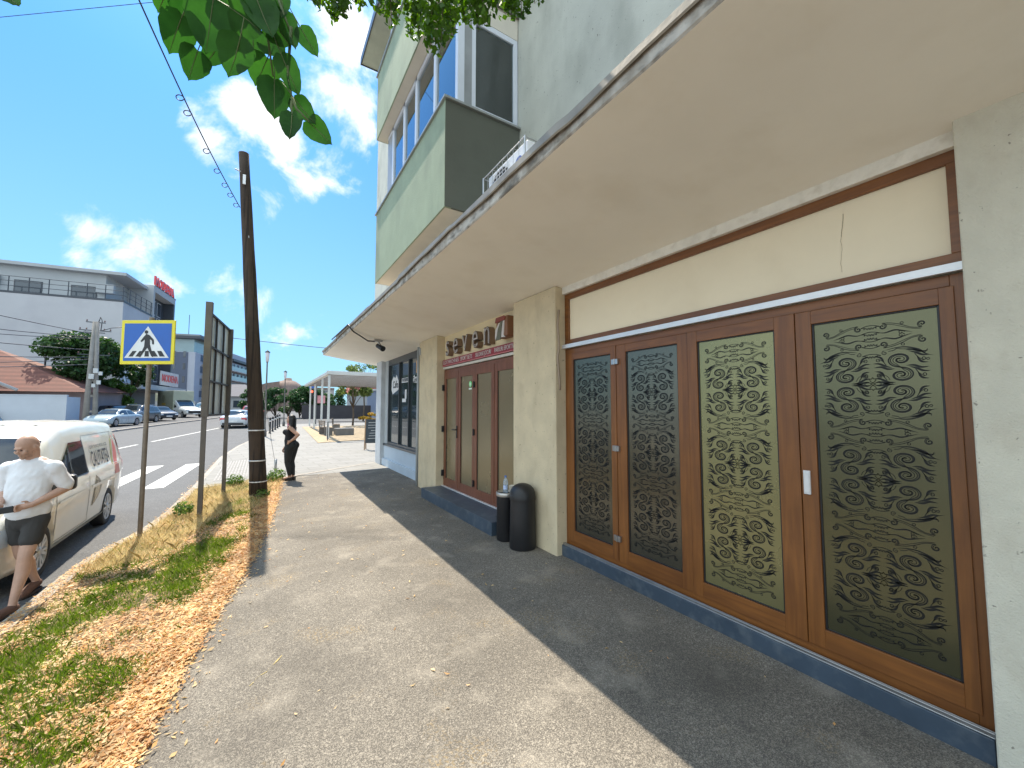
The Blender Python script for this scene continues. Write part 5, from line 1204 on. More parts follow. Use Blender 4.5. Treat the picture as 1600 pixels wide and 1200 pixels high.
for a in (-11.2,-8.6): 
    m=MB(); m.box(a,a+2.2,-.66,-.6,.9,2.1); m.build('porch_window',mat('pale roller blind',(.30,.29,.26),.8),hr)
m=MB(); m.box(-6.2,-5.0,-.66,-.6,.4,2.3); m.build('porch_door',mat('blue porch door',(.04,.09,.14),.6),hr)
gw=MB(); gw.box(-4.6,.0,-2.2,-2.0,0,2.35); gw.box(-4.62,.02,-2.23,-1.97,2.35,2.45); gw.box(-.2,.0,-2.0,0,0,2.3); o=gw.build('garden_wall',mat('pale blue painted wall',(.55,.585,.63),.8,.05,1),label='pale blue rendered garden wall below the red roof',cat='wall'); o.location=(-13.0,47.5,rz(47)+.1); o.rotation_euler=(0,0,-R(4))
m=MB(); m.box(-4.2,-3.6,-2.6,-2.25,.0,1.15); o=m.build('meter_box',mat('stained block',(.30,.29,.22),.9,.2,3),label='low stained block cabinet by the garden wall',cat='cabinet',bevel=.02); o.location=(-13,47.5,rz(47)+.1); o.rotation_euler=(0,0,-R(4))
# concrete pylon
py=thing('concrete_pylon','twin leg concrete power pylon with insulators and boxes','pole',(-11.3,43.4,rz(43)+.1))
M_pyl=mat('weathered concrete pole',(.26,.245,.225),.9,.15,3,bump=.3,bscale=20)
m=MB(); m.tube([(-.25,0,0),(-.06,0,8.2)],[.20,.13],8); m.tube([(.30,0,0),(.08,0,8.2)],[.17,.12],8)
for z in (1.2,2.4,3.6,4.8,6.0,7.0): m.box(-.2,.2,-.05,.05,z-.08,z+.08)
m.build('shaft',M_pyl,py)
m=MB()
for z,w_ in ((8.15,.55),(7.5,.9),(7.35,.55),(5.6,.9)): m.box(-w_,w_,-.04,.04,z-.03,z+.03)
m.tube([(.1,0,8.0),(.25,0,8.6),(.35,0,8.3),(.3,0,7.5)],.03,5); m.tube([(-.5,0,7.5),(-.8,0,7.2),(-.4,0,6.8)],.025,5); m.tube([(.3,0,7.5),(.9,0,7.8),(1.7,-.1,7.95)],.03,5)
m.build('cross_arm',M_graph,py)
m=MB()
for x,z in ((-.85,7.57),(-.5,7.57),(.5,7.57),(.85,7.57),(-.5,8.22),(.5,8.22),(-.85,5.68),(.85,5.68)): m.lathe([(.0,0),(.05,0),(.05,.05),(.03,.06),(.045,.11),(0,.13)],c=(x,0,z),n=8)
m.build('insulator',mat('brown insulator',(.12,.05,.04),.3),py)
m=MB()
for x,z,s_ in ((.22,4.35,.26),(.50,4.15,.20),(.0,3.9,.28),(.42,3.45,.22),(.15,3.2,.2)): m.box(x-s_/2,x+s_/2,-.32,-.18,z-s_*.7,z+s_*.7)
m.build('cable_box',mat('pale cable box',(.55,.56,.55),.5),py)
m=MB(); m.sph((1.9,-.1,7.93),(.36,.16,.10),12,8); m.build('lamp_head',mat('grey lamp head',(.45,.46,.48),.4),py)
cw=MB()
for (z,zb_,y2) in ((7.55,10.2,30),(7.3,8.4,36),(7.2,8.0,39),(5.75,5.6,34),(5.6,5.0,37),(6.3,7.0,30),(5.2,4.4,33)):
    a=Vector((-11.4,43.4,z)); b_=Vector((-24.,y2+6,zb_)); cw.tube([a.lerp(b_,i/10)-Vector((0,0,.35*math.sin(math.pi*i/10))) for i in range(11)],.028,5)
cw.build('overhead_cable',M_cable,label='bundle of overhead cables leaving the concrete pylon to the left',cat='cables')
tree('broadleaf_tree','round dark green tree behind the concrete pylon','tree',-14.4,53.5,rz(53)+.1,8.6,4.0,9000,.34,LM1,1,.33,.2,18)
tree('broadleaf_tree','smaller bright green tree right of the pylon','tree',-12.9,56.5,rz(56)+.1,4.6,2.0,3500,.26,LM2,2,.25,.12,10)
tree('broadleaf_tree','thin dark tree crown in front of the store','tree',-11.9,57.0,rz(56)+.1,6.6,1.9,1700,.3,LM1,7,.45,.10,9)
for k,(x,y) in enumerate(((-12.2,52.3),(-10.9,54.8))):
    tree('garden_bush','yellow green bush '+('left of' if k==0 else 'right of')+' the bright tree behind the silver coupe','bush',x,y,rz(y)+.1,1.9,.75,900,.16,LM3,30+k,.1,.04,7,group='yellow bushes')
m=MB(); m.box(-13.8,-9.4,56.2,56.4,0,1.0); o=m.build('low_fence',mat('dark blue grey fence',(.10,.14,.16),.6),label='low blue grey fence behind the parked cars',cat='fence'); o.location=(0,0,rz(56)+.1)
# apartment building
ap=thing('apartment_building','modern apartment block with a cream strip and glass balconies down the street','building',(-12.7,108.3,rz(100)),-R(14.6))
M_blueg=mat('blue grey facade',(.10,.12,.17),.7,.05,1); M_creamf=mat('cream facade strip',(.50,.47,.32),.8); M_whitef=mat('white grey facade',(.42,.44,.50),.8,.04,1); M_balg=glassmat('balcony glass far',(.22,.32,.34),.15,.8)
H2=15.6
def ax(name,m_,*a,parent=ap): m=MB(); m.box(*a); return m.build(name,m_,parent)
ax('wall',M_whitef,-9,0,0,42,0,H2-2.8); 
ax('facade_panel',M_blueg,-4.4,-1.3,-.12,0,2.2,H2-2.9); ax('facade_panel',M_creamf,-6.6,-4.4,-.2,0,2.2,H2-.2); ax('facade_panel',M_blueg,-9,-6.6,-.02,0,.5,H2-.4)
ax('penthouse_glazing',M_balg,-4.3,-.3,.1,9,H2-2.8,H2); ax('penthouse_wall',M_whitef,-9,-.8,.3,40,H2-2.8,H2)
ax('roof',M_graph,-9.6,1.2,-.9,16,H2,H2+.55); ax('roof',mat('grey roof box',(.26,.27,.28),.7),-5.5,-.5,3,10,H2+.55,H2+1.5); ax('roof',M_graph,-9.6,.8,20,42,H2-2.4,H2-1.8)
ax('shop_front',mat('pale shop front',(.45,.44,.42),.7),-9,.6,-.6,40,0,2.2)
for z in (3.4,6.2,9.0,11.6):
    for x in (-3.9,-2.1): ax('window',M_win,x,x+.45,-.16,-.12,z,z+1.3)
    ax('window',M_win,-5.8,-5.2,-.24,-.2,z,z+1.1)
    b_=ax('balcony',M_rendB,-8.9,-6.7,-1.6,0,z-.9,z-.7); ax('balcony_glass',M_balg,-8.9,-6.7,-1.62,-1.56,z-.7,z+.3,parent=b_)
for z in (3.4,6.1,8.8,11.3):
    b_=ax('balcony',M_rendB,0,1.5,3.2,41,z-1.,z-.75); ax('balcony_glass',M_balg,1.44,1.5,3.2,41,z-.75,z+.25,parent=b_)
    ax('facade_panel',M_blueg,.0,.08,2.6,41.5,z-.2,z+1.2)
    for y in range(5,41,3): ax('window',M_win,.08,.14,y,y+1.6,z-.6,z+1.2)
m=MB(); m.cyl((-3,4,H2+1.5),(-3,4,H2+6),.06,n=5); m.build('aerial',M_graph,ap)
tm=textmesh('MODENA',1.1,.02,.03); m=MB(); addmesh(m,tm,frame((-2.6,-.65,1.55),(1,0,0),(0,0,1))); m.build('sign_lettering',M_redl,ap)
ll=thing('small_house','small grey house with a slate hip roof left of the timber pole','house',(-4.0,92,rz(92)),-R(10))
m=MB(); m.box(-4.5,2.6,0,8,0,3.2); m.build('wall',M_rendB,ll); m=MB(); m.add([(-5.1,-.6,3.1),(3.2,-.6,3.1),(3.2,8.6,3.1),(-5.1,8.6,3.1),(-2,4,5.6),(.2,4,5.6)],[(0,1,5,4),(1,2,5),(2,3,4,5),(3,0,4),(0,3,2,1)]); m.build('roof',mat('slate roof',(.10,.10,.12),.8,.2,2),ll)
for x in (-3.5,-.8,1.2): m=MB(); m.box(x,x+.9,-.05,-.001,1,2.3); m.build('window',M_win,ll)
tree('conifer_tree','dark bush tree in front of the apartment block','tree',-7.6,88,rz(88),4.6,1.7,1500,.35,LM4,12,.1,.1,9)
# domed old roof + long block beyond the hedge
dm=thing('domed_hall','old hall with a curved brown roof and turret beyond the hedge','building',(3.5,114,rz(100)))
M_brn=mat('weathered brown roof',(.24,.17,.14),.85,.2,1.5,extra=stains((.13,.09,.08),.4,1))
m=MB(); pr=[(-7.2,0),(-7.2,4.4),(-5.4,5.9),(-3.0,6.9),(-.2,7.4),(-.2,0)]; m.prism(pr,0,14,'y'); m.build('curved_roof',M_brn,dm)
m=MB(); m.lathe([(3.9,0),(3.9,4.6),(3.6,5.8),(2.9,6.9),(1.8,7.7),(.9,8.0),(.8,8.5),(0,8.6)],c=(1.8,4,0),n=12); m.build('dome',M_brn,dm)
m=MB(); m.box(4.4,13,5,12,0,5.9,0); m.box(4.4,13,4.7,12.3,5.9,6.3,1); m.build('side_block',[mat('pale side block',(.42,.38,.36),.8),M_brn],dm)
for x in (5.2,7.0,8.8,10.6): m=MB(); m.box(x,x+.9,4.93,5.0,4.2,5.5); m.build('window',M_win,dm)
rng=np.random.default_rng(4); k=0
HG='trees of the green belt behind the square'
hl=['leftmost hedge tree of the green belt, just right of the timber pole','hedge tree of the green belt behind the woman, left one','hedge tree of the green belt above the woman','hedge tree of the green belt behind the far lamp post','hedge tree of the green belt left of the pergola posts','hedge tree of the green belt behind the first pergola posts','hedge tree of the green belt seen through the pergola','rightmost hedge tree of the green belt']
for k in range(8):
    x=-1.2+k*1.35; y=62+rng.uniform(-1,1)-k*.4
    tree('hedge_tree',hl[k],'tree',x,y,rz(62)-.1,[4.6,4.9,4.6,4.4,4.9,4.7,4.3,4.2][k],1.75,2600,.26,LM4,50+k,.05,.12,12,group=HG)
m=MB(); m.box(4.2,24,57.0,57.3,0,1.75); o=m.build('boundary_wall',mat('dark brown boundary fence',(.05,.045,.05),.8,.2,1),label='long dark fence below the green belt behind the pergola',cat='fence'); o.location=(0,0,rz(57))
m=MB(); m.box(0,10,0,5,0,3.7,0); m.box(-.2,10.2,-.3,5.2,3.7,3.95,1); 
gb=thing('garage_building','blue grey low building with a beige garage door right of the young tree','building',(12.6,54.6,rz(55)))
m.build('wall',[mat('blue grey wall',(.20,.24,.33),.8,.1,1),M_rendB],gb); m=MB(); m.box(1.9,4.0,-.06,-.001,0,2.9,0); m.build('garage_door',mat('beige door',(.42,.36,.30),.7),gb)
m=MB(); m.box(1.75,1.9,-.1,0,0,3.1); m.box(4.0,4.15,-.1,0,0,3.1); m.box(1.75,4.15,-.1,0,2.9,3.1); m.build('door_frame',M_dark,gb)
rh=thing('red_roof_house','house with a red tile roof seen above the blue grey building','house',(12.0,66,rz(66)))
m=MB(); m.box(0,7,0,6,0,3.6); m.build('wall',M_rendB,rh); m=MB(); m.prism([(-.5,3.6),(7.5,3.6),(6.5,6.2),(.5,6.2)],-.5,6.5,'y'); m.build('roof',mat('bright red tiles',(.42,.12,.10),.8,.2,3),rh)
# ================================================================ the square: pergola, benches, bollards, lamps
M_perg=mat('white painted pergola steel',(.55,.56,.55),.5,.05,3)
pg=thing('pergola','white slatted pergola on slender posts over a gravel bed','pergola',(3.0,22.6,pz(22.6)))
PH=3.50
for k,(x,y) in enumerate(((.0,.9),(.12,4.9),(.28,10.6),(.35,14.8),(7.5,.9),(7.6,4.9),(7.8,10.6))):
    m=MB(); z_=pz(22.6+y)-pz(22.6); m.box(x-.055,x+.055,y-.055,y+.055,z_,PH+.02*y); m.build('post',M_perg,pg,bevel=.006)
m=MB(); m.box(-.1,.08,.7,15,PH,PH+.16); m.box(7.5,7.65,.7,15,PH,PH+.16); m.box(-.15,8.2,.72,.86,PH+.0,PH+.18); m.build('edge_beam',M_perg,pg,bevel=.005)
for k in range(15):
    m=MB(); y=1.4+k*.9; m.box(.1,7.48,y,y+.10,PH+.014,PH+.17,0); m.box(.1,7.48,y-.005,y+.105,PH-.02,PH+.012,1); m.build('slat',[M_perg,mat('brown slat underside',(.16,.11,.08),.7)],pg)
M_slat=mat('grey brown bench slats',(.22,.17,.13),.8,.2,6)
def bench(label,x,y,rot):
    b=thing('park_bench',label,'bench',(x,y,pz(y)+.024),rot,'benches under the pergola')
    m=MB()
    for k in range(4): m.box(-.8,.8,-.22+k*.115,-.13+k*.115,.42,.45)
    m.build('seat',M_slat,b)
    m=MB()
    for k in range(3): m.box(-.8,.8,.24+k*.015,.265+k*.015,.55+k*.11,.63+k*.11)
    m.build('backrest',M_slat,b)
    for sx in (-.7,.7): m=MB(); m.box(sx-.03,sx+.03,-.2,.25,0,.42); m.box(sx-.03,sx+.03,.22,.27,.42,.85); m.build('leg',M_grey,b)
bench('slatted bench nearest the blackboard sign',5.1,21.9,R(90)); bench('slatted bench among the left pergola posts',3.3,26.6,R(95)); bench('slatted bench farther under the pergola',4.4,30.2,R(80))
m=MB(); m.box(-.5,.5,-.5,.5,0,.42); o=m.build('planter',M_grey,label='dark square planter beside the pergola posts',cat='planter',bevel=.02); o.location=(4.2,26.0,pz(26))
m=MB()
for i in range(6): m.cyl((3.2+i*1.5,22.2,pz(22)),(3.2+i*1.5,22.2,pz(22)+.95),.02,n=6)
m.cyl((3.2,22.2,pz(22)+.93),(5.2,22.2,pz(22)+.93),.018,n=6); o=m
m=MB(); m.cyl((0,0,0),(0,0,.98),.022,n=8); m.cyl((1.9,.3,0),(1.9,.3,.98),.022,n=8); m.cyl((0,0,.96),(1.9,.3,.96),.018,n=6); o=m.build('bed_rail',M_dark,label='thin dark rail at the near edge of the pergola bed',cat='railing'); o.location=(2.85,22.4,pz(22.4))
tree('young_tree','young light green tree growing under the pergola','tree',6.6,36.5,pz(36.5),5.6,1.55,2600,.20,LM5,21,.32,.09,12)
tree('young_tree','tall airy tree rising above the pergola roof','tree',9.6,47,rz(47),8.6,2.1,1700,.22,LM5,22,.42,.10,12)
tree('young_tree','airy tree at the right beside the shop column','tree',13.8,47.5,rz(47),8.0,1.9,1500,.22,LM5,23,.4,.10,10)
tree('flower_bush','yellow flowering bush behind the pergola','bush',8.3,36.2,pz(36),1.3,1.3,1500,.13,leafmat('yellow flowers',(.35,.24,.03),(.55,.36,.05)),24,.05,.03,10,.5)
bl=[(.42,29.6),(.60,31.5),(.79,33.4),(.98,35.3),(1.17,37.2)]
def bollard(x,y,lab):
    b=thing('bollard',lab,'bollard',(x,y,zpl(x,y)),0,'bollards along the kerb'); m=MB(); m.lathe([(0,0),(.075,0),(.075,.05),(.055,.07),(.055,.88),(.062,.90),(.062,.94),(.03,1.0),(0,1.01)],n=12); m.build('post',M_dark,b)
    m=MB(); m.lathe([(.057,.74),(.060,.745),(.060,.80),(.057,.805)],n=12); m.build('band',M_alu,b)
for (x,y),l in zip(bl,('nearest black bollard of the kerb row','second black bollard of the kerb row','middle black bollard of the kerb row','fourth black bollard of the kerb row','farthest black bollard of the kerb row')): bollard(x,y,l)
M_lamp2=mat('milky lantern glass',(.60,.58,.60),.3)
def lamp(x,y,h,lab):
    l=thing('street_lamp',lab,'street lamp',(x,y,zpl(x,y)),0,'street lamps on the square'); m=MB(); m.lathe([(0,0),(.10,0),(.10,.3),(.06,.4),(.045,.6),(.035,h-.75),(.06,h-.7),(.02,h-.68)],n=10); m.build('post',M_grey,l)
    m=MB(); m.lathe([(.05,h-.68),(.075,h-.66),(.115,h-.15),(.10,h-.13)],n=12); m.build('lantern',M_lamp2,l); m=MB(); m.lathe([(.135,h-.13),(.14,h-.10),(.05,h-.04),(.02,h),(0,h+.03)],n=12); m.build('cap',M_dark,l)
lamp(.13,27.2,5.0,'white lantern street lamp showing beside the timber pole'); lamp(1.5,38.1,4.6,'thin dark street lamp farther off above the woman')
tl=thing('traffic_light','traffic light post with a lit red lamp and small signs behind the pergola','traffic light',(4.1,40.4,zpl(4.1,40.4)))
m=MB(); m.cyl((0,0,0),(0,0,3.6),.06,n=8); m.build('post',M_grey,tl); m=MB(); m.box(-.55,-.25,-.15,.1,2.3,3.2); m.build('signal_head',M_dark,tl)
el=bpy.data.materials.new('lit red lamp'); el.use_nodes=True; el.node_tree.nodes['Principled BSDF'].inputs['Emission Color'].default_value=(1,.05,.02,1); el.node_tree.nodes['Principled BSDF'].inputs['Emission Strength'].default_value=3; el.node_tree.nodes['Principled BSDF'].inputs['Base Color'].default_value=(.4,.02,.01,1)
m=MB(); m.cyl((-.40,-.17,2.95),(-.40,-.15,2.95),.10,n=14); m.build('red_lamp',el,tl)
m=MB(); m.box(.10,.75,-.05,-.02,1.9,2.6); m.build('red_white_sign',mat('red and white plate',(.55,.25,.27),.5,.3,9),tl); m=MB(); m.box(-.6,-.1,-.06,-.03,3.25,3.7); m.build('blue_sign',mat('blue plate',(.03,.12,.45),.4),tl)
# blackboard sign
ab=thing('blackboard_sign','wooden A-board with a chalk menu beside the shop column','sign',(3.98,17.35,pz(17.35)+.01),-R(20))
for sx in (-1,1):
    m=MB(); M_=Matrix.Rotation(R(-9)*1,4,'X'); m.box(sx*.33-.02,sx*.33+.02,-.02,.02,0,1.28,M=Matrix.Translation((0,-.2,0))@M_); m.build('leg',mat('light wood',(.30,.19,.11),.7),ab)
    m=MB(); m.box(sx*.33-.02,sx*.33+.02,-.02,.02,0,1.22,M=Matrix.Translation((0,.22,0))@Matrix.Rotation(R(9),4,'X')); m.build('leg',MC['light wood'],ab)
m=MB(); m.box(-.31,.31,-.015,.01,.28,1.22,M=Matrix.Translation((0,-.2,0))@Matrix.Rotation(R(-9),4,'X')); m.box(-.33,.33,-.022,.014,1.22,1.27,M=Matrix.Translation((0,-.2,0))@Matrix.Rotation(R(-9),4,'X')); bo=m.build('board',mat('slate board',(.03,.04,.05),.7),ab)
m=MB(); random.seed(8)
for k in range(7):
    z=1.12-k*.11; a=random.uniform(-.24,-.1); b_=random.uniform(.08,.25); m.add([(a,-.017,z),(b_,-.017,z+.01),(b_,-.017,z+.022),(a,-.017,z+.014)],[(0,1,2,3)],M=Matrix.Translation((0,-.2,0))@Matrix.Rotation(R(-9),4,'X'))
m.build('chalk_writing',mat('chalk',(.55,.55,.55),.9),bo)
fb=MB(); fb.lathe([(0,0),(.16,0),(.16,.05),(.11,.1),(.11,.85),(.05,1.0),(0,1.02)],n=12); o=fb.build('red_post',mat('dull pink red post',(.38,.08,.12),.5),label='short pinkish red post behind the woman',cat='post'); o.location=(1.25,24.6,pz(24.6)+.01)
# ================================================================ verge: grass, litter
rng=np.random.default_rng(77)
def vnoise(x,y,s,seed):
    return np.array([mnoise.noise(Vector((a*s+seed*7.3,b_*s+seed*3.1,seed*1.7))) for a,b_ in zip(x,y)])
def samp(n,y0=2.0,y1=11.8,p=2.2):
    y=y0+(y1-y0)*rng.uniform(0,1,n)**p; kxs=np.interp(y,[k[0] for k in KERB],[k[1] for k in KERB])+.15; exs=np.interp(y,[k[0] for k in EDGE],[k[1] for k in EDGE])
    u=rng.uniform(0,1,n); x=kxs+(exs-kxs)*u; return x,y,u
def vz(x,y):
    return np.array([vergez(a,b_) for a,b_ in zip(x,y)])
def greenness(x,y,u):
    g=vnoise(x,y,1.1,1)*1.1+vnoise(x,y,2.9,2)*1.1+vnoise(x,y,7.5,3)*.9
    g+= .50*np.exp(-((u-.66-.06*np.sin(y*1.1))/.17)**2) - 1.1*np.clip((u-.82)/.12,0,1) - .45*np.exp(-((u-.45)/.10)**2)*(y<7) - .3*(u<.10)+.28*np.exp(-((u-.25)/.14)**2)*(y<6)
    return g-.05
# green and straw blades
n=120000; x,y,u=samp(n,2.0,11.85,1.35); g=greenness(x,y,u)
dry=((y>8.3)&(vnoise(x,y,1.4,6)+.7*(y-8.3)/3.5*1.1-.45*u+rng.normal(0,.35,n)>.1))|((y>6.6)&(u<.5)&(vnoise(x,y,1.7,5)+rng.normal(0,.35,n)>0))
keep=(g+rng.uniform(-.65,.65,n)>.18)|(dry&(rng.uniform(0,1,n)<.75)); x,y,u,dry=x[keep],y[keep],u[keep],dry[keep]; n=len(x); z=vz(x,y)
hgt=rng.uniform(.02,.075,n)*(1+.7*dry)+(dry&(rng.uniform(0,1,n)<.15))*rng.uniform(.02,.05,n); a=rng.uniform(0,2*np.pi,n); w_=rng.uniform(.0012,.003,n)*np.where(hgt>.09,.5,1); ln=rng.uniform(.3,1.1,n)*hgt; b2=rng.uniform(0,2*np.pi,n)
P0=np.stack([x-w_*np.cos(a),y-w_*np.sin(a),z-.003],1); P1=np.stack([x+w_*np.cos(a),y+w_*np.sin(a),z-.003],1)
Mx=np.stack([x+.35*ln*np.cos(b2),y+.35*ln*np.sin(b2),z+hgt*.6],1); T=np.stack([x+ln*np.cos(b2),y+ln*np.sin(b2),z+hgt],1)
off=np.stack([w_*np.cos(a),w_*np.sin(a),0*w_],1)*.7
V=np.stack([P0,P1,Mx+off,T,Mx-off],1).reshape(-1,3); F=np.arange(n*5).reshape(-1,5)
me=fastmesh('verge_grass',V,F,[leafmat('grass blades',(.075,.135,.018),(.17,.24,.04),.45),leafmat('straw blades',(.54,.43,.21),(.70,.60,.36),.4)],mi=dry.astype(int))
o=link('verge_grass',me,label='short green and straw coloured grass on the verge',cat='grass',kind='stuff')
# fallen leaf litter: folded slivers
def litter(name,x,y,z,size,mats,mi,label,lift=.004):
    n=len(x); a=rng.uniform(0,2*np.pi,n); L_=size*rng.uniform(.6,1.4,n); w_=L_*rng.uniform(.08,.22,n); c,s=np.cos(a),np.sin(a); t=rng.uniform(-.35,.35,n); cu=rng.uniform(.0,.35,n)*L_
    def pt(l,w,h): return np.stack([x+c*l-s*w,y+s*l+c*w,z+lift+h],1)
    V=np.stack([pt(-L_/2,0*w_,t*L_*.4+cu*.5),pt(0*L_,-w_,rng.uniform(0,.3,n)*w_*2),pt(L_/2,0*w_,-t*L_*.4*0+cu),pt(0*L_,w_,rng.uniform(0,.8,n)*w_*2)],1).reshape(-1,3)
    me=fastmesh(name,V,np.arange(n*4).reshape(-1,4),mats,mi=mi); return link(name,me,label=label,cat='leaves',kind='stuff')
LMo=leafmat('orange dry litter',(.52,.23,.07),(.70,.42,.17),.25); LMt=leafmat('tan dry litter',(.58,.38,.17),(.74,.56,.30),.25)
n=90000; x,y,u=samp(n,1.9,11.85,1.45); e=rng.uniform(0,1,n)<.30; u[e]=1-np.abs(rng.normal(0,.10,e.sum()))
kxs=np.interp(y,[k[0] for k in KERB],[k[1] for k in KERB])+.03; exs=np.interp(y,[k[0] for k in EDGE],[k[1] for k in EDGE]); u=np.clip(u,0,1); x=kxs+(exs-kxs)*u+ (u>.9)*rng.normal(.0,.035,n)
g=greenness(x,y,u); keep=(g+rng.uniform(-.7,.7,n)<.45)&~((y>8.0)&(u<.8)&(rng.uniform(0,1,n)<.45))&~((np.hypot((x+1.05)/.55,(y-5.25)/.35)<1)&(rng.uniform(0,1,n)<.8)); x,y,u=x[keep],y[keep],u[keep]; n=len(x)
z=vz(x,y)+rng.uniform(0,.022,n); kq=x<np.interp(y,[k[0] for k in KERB],[k[1] for k in KERB])+.15; z[kq]=np.array([rz(q) for q in y[kq]])+.156; litter('leaf_litter',x,y,z,.034,[LMo,LMt],(rng.uniform(0,1,n)<(.42+.2*(u<.5))).astype(int),'orange and tan dry leaf litter covering the verge')
n=420; y=1.2+11*rng.uniform(0,1,n)**1.2; exs=np.interp(y,[k[0] for k in EDGE],[k[1] for k in EDGE]); x=exs+np.abs(rng.normal(0,.09,n)); 
n2=230; y2=rng.uniform(.8,12,n2); x2=np.interp(y2,[k[0] for k in EDGE],[k[1] for k in EDGE])+rng.uniform(0,1,n2)*(3.05-np.interp(y2,[k[0] for k in EDGE],[k[1] for k in EDGE]))
x=np.r_[x,x2]; y=np.r_[y,y2]; n=len(x); litter('scattered_leaves',x,y,np.zeros(n),.036,[LMo,LMt],(rng.uniform(0,1,n)<.7).astype(int),'single dry leaves scattered over the asphalt pavement')
n=1500; y=rng.uniform(4.5,26,n); x=np.interp(y,[k[0] for k in KERB],[k[1] for k in KERB])-np.abs(rng.normal(0,.07,n)); z=np.array([rz(q) for q in y]); litter('gutter_leaves',x,y,z,.05,[LMo,LMt],(rng.uniform(0,1,n)<.5).astype(int),'orange dry leaves gathered in the gutter')
# weeds round the pole foot
m_=[]; cs=[(.05,9.5,.06),(.35,11.6,.12),(.25,11.3,.1),(-.5,11.4,.08),(-1.1,8.9,.06)]
V,F=leafcloud(rng,cs,[.13,.2,.15,.2,.15],1500,.05); me=fastmesh('weeds',V,F,leafmat('weed leaves',(.07,.14,.02),(.14,.22,.05),.4)); link('weeds',me,label='green weeds round the pole foot and plaza edge',cat='weeds',kind='stuff')
# cracks in the pavement with yellow pollen
ck=MB(); random.seed(2)
def crack(pts,w,mi):
    q=[]
    for (a,b_),(c,d) in zip(pts,pts[1:]):
        k=max(2,int(math.hypot(c-a,d-b_)/.03))
        for i in range(k): t=i/k; q.append((a+(c-a)*t+random.uniform(-.008,.008),b_+(d-b_)*t+random.uniform(-.008,.008)))
    for (a,b_),(c,d) in zip(q,q[1:]):
        dx,dy=c-a,d-b_; l=math.hypot(dx,dy)+1e-6; ww=w*random.uniform(.25,1.2)*(0 if random.random()<.3 and mi==0 else 1)+.0004; ck.add([(a-dy/l*ww,b_+dx/l*ww,.0035),(a+dy/l*ww,b_-dx/l*ww,.0035),(c+dy/l*ww,d-dx/l*ww,.0035),(c-dy/l*ww,d+dx/l*ww,.0035)],[(0,1,2,3)],mi)
crack([(.93,1.62),(1.02,1.60),(1.16,1.55),(1.30,1.56)],.005,0); crack([(.80,1.68),(.93,1.62)],.004,1); crack([(1.38,1.38),(1.50,1.36),(1.62,1.38)],.005,0)
crack([(-.02,3.15),(.1,3.28),(.2,3.42)],.006,0); crack([(1.1,12.0),(1.8,11.2),(2.6,11.0)],.006,1); crack([(.3,11.7),(1.1,11.95),(2.0,12.6)],.008,1)
ck.build('pavement_cracks',[mat('yellow pollen in crack',(.42,.33,.14),.9,.3,60),mat('dark crack line',(.06,.05,.045),.9)],kind='structure')
# ================================================================ linden branches overhead
LEAVES= [((-0.1034, 0.8874, 2.5305), (-0.1124, 0.9024, 2.4308), 0.0778), ((-0.1539, 0.9356, 2.5148), (-0.1744, 0.9584, 2.4446), 0.0568), ((-0.1312, 0.9549, 2.4707), (-0.1418, 0.9462, 2.3975), 0.0498), ((-0.0563, 0.8381, 2.4404), (-0.074, 0.8695, 2.3786), 0.059), ((-0.0773, 0.8745, 2.5191), (-0.0222, 0.8319, 2.4601), 0.0644), ((-0.0152, 0.9249, 2.489), (-0.0354, 0.9403, 2.4304), 0.0615), ((-0.0245, 0.9088, 2.5315), (0.0165, 0.8859, 2.4796), 0.0584), ((0.0097, 0.8629, 2.5502), (0.0312, 0.8394, 2.4611), 0.0356), ((0.0379, 0.8471, 2.5177), (0.0711, 0.8472, 2.471), 0.0356), ((0.0078, 0.8573, 2.4545), (0.0411, 0.8534, 2.3797), 0.0404), ((-0.0017, 0.8834, 2.4177), (0.0009, 0.8678, 2.3265), 0.0572), ((0.0323, 0.8745, 2.3887), (0.0719, 0.8579, 2.3371), 0.038), ((0.0285, 0.8275, 2.3259), (0.0252, 0.8121, 2.2623), 0.0382), ((0.0576, 0.8741, 2.3513), (0.1017, 0.849, 2.3012), 0.044), ((-0.098, 0.9438, 2.4898), (-0.1234, 0.9794, 2.4633), 0.0396), ((-0.184, 0.9888, 2.6007), (-0.2072, 1.0253, 2.5707), 0.0468), ((-0.0564, 0.874, 2.5672), (0.0065, 0.8511, 2.5378), 0.0587), ((-0.148, 0.9371, 2.5655), (-0.158, 0.968, 2.5091), 0.0625), ((-0.0852, 0.9449, 2.6253), (-0.0903, 0.9355, 2.5364), 0.0661), ((-0.0372, 0.8341, 2.53), (-0.0062, 0.808, 2.4397), 0.0567), ((-0.0417, 0.9351, 2.5271), (-0.0401, 0.9345, 2.4804), 0.0557), ((-0.0038, 0.8668, 2.5915), (0.0071, 0.8555, 2.5234), 0.0427), ((-0.4495, 1.1319, 2.572), (-0.4223, 1.1119, 2.5412), 0.0315), ((-0.0195, 0.8498, 2.5112), (0.0233, 0.8312, 2.456), 0.0515)]
